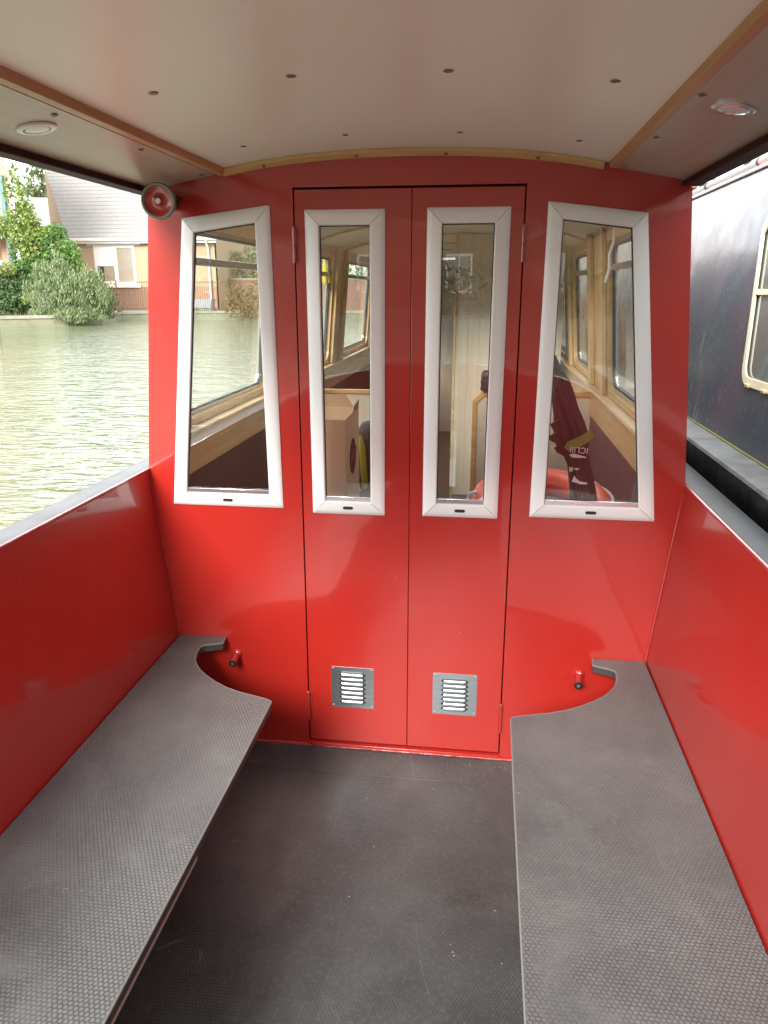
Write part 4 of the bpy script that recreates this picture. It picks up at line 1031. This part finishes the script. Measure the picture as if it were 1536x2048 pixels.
def leaves(blobs, dens, size, elong=1.0, upright=0.0, rnd=R, shell=.45):
    vs = []; fs = []
    for (c, r) in blobs:
        c = Vector(c); r = Vector(r); n = int(dens*(r.x*r.y*r.z)**(2/3))
        for _ in range(n):
            d = Vector((rnd.gauss(0, 1), rnd.gauss(0, 1), rnd.gauss(0, 1))); d.normalize()
            lump = 1 + .16*math.sin(d.x*7+c.x*3) * math.sin(d.z*8+c.z) + .12*math.sin(d.y*11+d.z*5)
            k = (shell + (1-shell)*rnd.random()**.5) * lump * (1.0 + (.18*rnd.random() if rnd.random() < .15 else 0))
            p = c + Vector((d.x*r.x, d.y*r.y, d.z*r.z))*k
            if p.z < .3: p.z = .3+rnd.random()*.2
            s = size*(.6+.8*rnd.random())
            t = Vector((rnd.gauss(0, 1), rnd.gauss(0, 1), rnd.gauss(0, 1)+upright)).normalized() if upright < 3 else Vector((rnd.gauss(0, .35)+d.x*.5, rnd.gauss(0, .35), 1)).normalized()
            q = t.cross(Vector((rnd.gauss(0, 1), rnd.gauss(0, 1), rnd.gauss(0, 1)))).normalized()
            o = len(vs); L = s*elong
            vs += [p-t*L*.5, p+q*s*.32, p+t*L*.5+q.cross(t)*s*.1, p-q*s*.32]; fs.append((o, o+1, o+2, o+3))
    return vs, fs
def plant(name, label, cat, blobs, mat_, dens=900, size=.12, elong=1.3, upright=0, stems=8, trunk=None, group=None, leafname='foliage'):
    c0 = Vector(blobs[0][0]); base = Vector((c0.x, c0.y, .6))
    t = thing(name, label, cat, base, group)
    vs, fs = leaves(blobs, dens, size, elong, upright)
    me = bpy.data.meshes.new(leafname); me.from_pydata([tuple(p-base) for p in vs], [], fs); me.materials.append(M[mat_])
    o = bpy.data.objects.new(leafname, me); COL.objects.link(o); o.parent = t
    mb = MB()
    for i in range(stems):
        c, r = blobs[i % len(blobs)]; c = Vector(c)
        e = c + Vector((R.uniform(-.5, .5)*r[0], R.uniform(-.5, .5)*r[1], R.uniform(0, .7)*r[2]))
        b0 = base + Vector((R.uniform(-.2, .2), R.uniform(-.1, .1), -.1)); mid = b0.lerp(e, .5)+Vector((R.uniform(-.1, .1), 0, .15))
        w = trunk or .03; mb.tube([b0, mid, e], [w, w*.6, w*.25], 6)
    mb.build('trunk' if trunk else 'stem', 'bark', t)
    return t
def bl(px, py, Y, rx, rz, ry=None):
    p = at(px, py, Y); return ((p.x, p.y, p.z), (rx, ry or rx*.8, rz))
plant('shrub', 'large grey green feathery shrub overhanging the far bank beside the water', 'shrub',
      [bl(150, 592, 29.6, 1.15, 1.05), bl(95, 600, 29.2, .75, .9), bl(120, 562, 29.6, .7, .75), bl(205, 605, 30.2, .6, .65), bl(150, 630, 29.4, 1.3, .35), bl(85, 630, 28.9, .6, .35)] + [bl(60+i*17+R.uniform(-6, 6), 548+abs(i-4)**1.6*3.5+R.uniform(-12, 14), 29.4, R.uniform(.16, .34), R.uniform(.35, .75)) for i in range(10)], 'leaf_sage', 4200, .062, 2.5, 3, 24)
plant('shrub', 'round dark shrub with reddish tips at right end of the grey green shrub', 'shrub',
      [bl(212, 590, 30.6, .62, .75), bl(225, 615, 30.8, .5, .5)], 'leaf_rust', 900, .075, 1.6, 0, 6)
plant('climbing_vine', 'yellow green vine climbing the teal balcony and brick building', 'vine',
      [bl(40, 400, 31.8, .28, .9), bl(30, 360, 32.4, .22, .8), bl(55, 450, 31.6, .65, .6), bl(40, 440, 31.6, .6, .7), bl(72, 485, 31.4, .6, .6), bl(60, 500, 31.2, .45, .8), bl(5, 455, 31.6, .35, .5), bl(95, 470, 31.6, .45, .35), bl(50, 420, 31.7, .4, .5), bl(45, 475, 31.4, .6, .5), bl(15, 380, 32.0, .2, .6)], 'leaf_lime', 2400, .13, 1.3, 0, 10)
plant('climbing_vine', 'deep green ivy mound against the left corner of the buff brick house', 'vine',
      [bl(112, 495, 31.5, .75, .85), bl(138, 520, 31.3, .6, .8), bl(110, 462, 31.8, .5, .35), bl(90, 530, 31.2, .7, .6), bl(155, 550, 31.2, .3, .5), bl(60, 545, 31, .7, .6), bl(42, 515, 31.9, .5, .8), bl(62, 520, 31.6, .5, .6)], 'leaf_ivy', 2400, .13, 1.2, 0, 10)
plant('shrub', 'dark green broadleaf bush at the water edge on the far left', 'shrub',
      [bl(20, 590, 30.2, .9, .95), bl(0, 570, 30.2, .6, .8), bl(40, 560, 30.6, .6, .6), bl(-40, 590, 29.6, .9, .9), bl(55, 580, 30.2, .5, .6), bl(30, 605, 29.8, .8, .6)], 'leaf_dark', 2800, .12, 1.2, 0, 8)
plant('shrub', 'bright lime green shrub below the teal balcony', 'shrub',
      [bl(12, 538, 30.0, .5, .32), bl(-5, 545, 30, .4, .3), bl(50, 600, 28.3, .15, .15)], 'leaf_lime', 1500, .11, 1.2, 0, 5)
plant('tree', 'pale leafy treetop behind the far left gable roof', 'tree',
      [bl(72, 370, 62, 1.1, 1.6), bl(60, 390, 62, .9, .6), bl(85, 395, 62, .9, 1.3), bl(78, 345, 62, .4, .6)], 'leaf_pale', 260, .28, 2.0, 0, 6, .15, leafname='crown')
plant('shrub', 'straggly autumnal bush with yellow and red leaves seen through the left window', 'shrub',
      [bl(495, 605, 36.4, 1.0, .85), bl(470, 590, 36.5, .55, .6), bl(520, 595, 36.4, .7, .9), bl(480, 625, 36.2, .8, .4)], 'leaf_rust', 700, .11, 1.5, 0, 14)
plant('tree', 'grey green tree between the plum garden wall and pink roofed house', 'tree',
      [bl(510, 535, 43, .9, 1.4), bl(465, 525, 43, .9, .7), bl(540, 515, 43, .8, 1.0), bl(560, 545, 43, 1.2, 1.2), bl(440, 530, 44, .5, .5)], 'leaf_sage', 520, .16, 1.5, 0, 8, .08, leafname='crown')
plant('tree', 'bushy far tree standing right of the autumnal bush', 'tree',
      [bl(700, 540, 44, 2.4, 1.9), bl(620, 550, 43, 1.5, 1.2)], 'leaf_ivy', 300, .2, 1.3, 0, 8, .12, leafname='crown')
# grass at the foot of the buildings
M['grass'] = mat('rough_grass', (.10, .14, .04), (.18, .17, .06), rough=.9, ns=3)
mb = MB()
for i in range(2600):
    x = R.uniform(-27, -9); y = 36.8+R.uniform(0, 2.2) if x > -17.5 else R.uniform(28.5, 33); h = R.uniform(.08, .28); a = R.uniform(0, PI)
    mb.add([(x-.02*math.cos(a), y-.02*math.sin(a), .62), (x+.02*math.cos(a), y+.02*math.sin(a), .62), (x+R.uniform(-.05, .05), y, .62+h)], [(0, 1, 2)])
tag(mb.build('grass', 'grass', None, weld=None), 'rough grass tufts along the far bank', 'grass', None, 'stuff')

# ================================================================== BEHIND THE CAMERA (seen in the glass and paint)
M['creamrender'] = mat('cream_render', (.52, .46, .36), (.46, .41, .32), rough=.85, ns=.5)
ab = thing('apartment_block', 'cream and brown waterside apartment block reflected in the door windows', 'building', (2, -34, .6))
mb = MB(); mb.box(-16, 22, -46, -34, 4.6, 13, 0); mb.box(-16, 22, -46, -33.9, .6, 4.59, 1); mb.build('wall', ['creamrender', 'brown'], ab)
mb = MB(); mb.box(-17, 23, -46.6, -33.2, 13.01, 13.4); mb.add([(-17, -33.2, 13.4), (23, -33.2, 13.4), (23, -40, 17), (-17, -40, 17), (-17, -46.6, 13.4), (23, -46.6, 13.4)], [(0, 1, 2, 3), (3, 2, 5, 4), (0, 3, 4), (1, 2, 5)]); mb.build('roof', 'slate', ab)
for i in range(9):
    for j in range(4):
        x = -14+i*4.1; z = 1.6+j*3.0
        if j == 0: y = -33.9
        else: y = -34
        mb = MB(); mb.box(x, x+1.2, y-.02, y+.06, z, z+1.7, 0); mb.box(x+.1, x+.56, y+.061, y+.07, z+.1, z+1.6, 1); mb.box(x+.64, x+1.1, y+.061, y+.07, z+.1, z+1.6, 1)
        mb.build('window', ['upvc', 'winglass'], ab)
M['path'] = M['paving']
mb = MB(); mb.box(-120, 120, -300, -29, 0, .6, 0); tag(mb.build('towpath', 'paving'), None, None, None, 'structure')
plant('hedge', 'dark hedge along the bank behind the boat', 'hedge', [((-20+i*4, -30.5, 1.6), (2.4, 1.2, 1.2)) for i in range(7)], 'leaf_dark', 220, .22, 1.3, 0, 10)

# ================================================================== LIGHT
SUN_EL = math.radians(31); SUN_AZ = math.radians(195)   # from behind the camera, a little to the left
wd = bpy.data.worlds.new('World'); SC.world = wd; wd.use_nodes = True; nt = wd.node_tree
bg = nt.nodes['Background']; sky = nt.nodes.new('ShaderNodeTexSky'); sky.sky_type = 'NISHITA'; sky.sun_disc = False
sky.sun_elevation = SUN_EL; sky.sun_rotation = SUN_AZ; sky.air_density = 1.0; sky.dust_density = 4.0; sky.ozone_density = 1.0
# a bright, thin overcast: the sky loses most of its blue and evens out
hsv = nt.nodes.new('ShaderNodeHueSaturation'); hsv.inputs['Saturation'].default_value = .22; nt.links.new(sky.outputs[0], hsv.inputs['Color'])
tc = nt.nodes.new('ShaderNodeTexCoord'); nz = nt.nodes.new('ShaderNodeTexNoise'); nz.inputs['Scale'].default_value = 2.5; nz.inputs['Detail'].default_value = 6
nt.links.new(tc.outputs['Generated'], nz.inputs['Vector'])
cr = nt.nodes.new('ShaderNodeValToRGB'); cr.color_ramp.elements[0].color = (5.5, 5.8, 6.2, 1); cr.color_ramp.elements[1].color = (12, 12.0, 11.8, 1)
cr.color_ramp.elements[0].position = .3; cr.color_ramp.elements[1].position = .7; nt.links.new(nz.outputs['Fac'], cr.inputs['Fac'])
mx = nt.nodes.new('ShaderNodeMix'); mx.data_type = 'RGBA'; mx.inputs['Factor'].default_value = .7
A = [i for i in mx.inputs if i.type == 'RGBA']; nt.links.new(hsv.outputs[0], A[0]); nt.links.new(cr.outputs[0], A[1])

# the cloud glows brighter low over the water to the front left
dt = nt.nodes.new('ShaderNodeVectorMath'); dt.operation = 'DOT_PRODUCT'; dv = Vector((-.62, .72, .34)).normalized(); dt.inputs[1].default_value = tuple(dv)
nt.links.new(tc.outputs['Generated'], dt.inputs[0])
mr = nt.nodes.new('ShaderNodeMapRange'); mr.interpolation_type = 'SMOOTHSTEP'; mr.inputs['From Min'].default_value = .35; mr.inputs['From Max'].default_value = .98
mr.inputs['To Min'].default_value = 1.0; mr.inputs['To Max'].default_value = 2.1; nt.links.new(dt.outputs['Value'], mr.inputs['Value'])
sc_ = nt.nodes.new('ShaderNodeVectorMath'); sc_.operation = 'SCALE'; nt.links.new([o for o in mx.outputs if o.type == 'RGBA'][0], sc_.inputs[0]); nt.links.new(mr.outputs[0], sc_.inputs['Scale'])
nt.links.new(sc_.outputs['Vector'], bg.inputs['Color']); bg.inputs['Strength'].default_value = .13
sl = bpy.data.lights.new('sun', 'SUN'); sl.energy = 2.4; sl.angle = math.radians(24); sl.color = (1, .96, .9)
so = bpy.data.objects.new('sun', sl); COL.objects.link(so)
# direction towards the sun: azimuth measured clockwise from +Y
sd = Vector((math.sin(SUN_AZ)*math.cos(SUN_EL), math.cos(SUN_AZ)*math.cos(SUN_EL), math.sin(SUN_EL)))
so.rotation_euler = sd.to_track_quat('Z', 'Y').to_euler(); so.location = (0, -10, 12)
vs_ = SC.view_settings; SC.display_settings.display_device = 'sRGB'; vs_.view_transform = 'Standard'; vs_.look = 'None'; vs_.gamma = 1; vs_.exposure = 1.53; vs_.use_curve_mapping = False
SC.render.engine = 'CYCLES'; SC.cycles.max_bounces = 10; SC.cycles.transparent_max_bounces = 16; SC.cycles.use_denoising = True
for o in list(COL.objects):     # empties used as parts need no location of their own
    if o.type == 'EMPTY' and o.parent is not None and 'category' in o: del o['category']
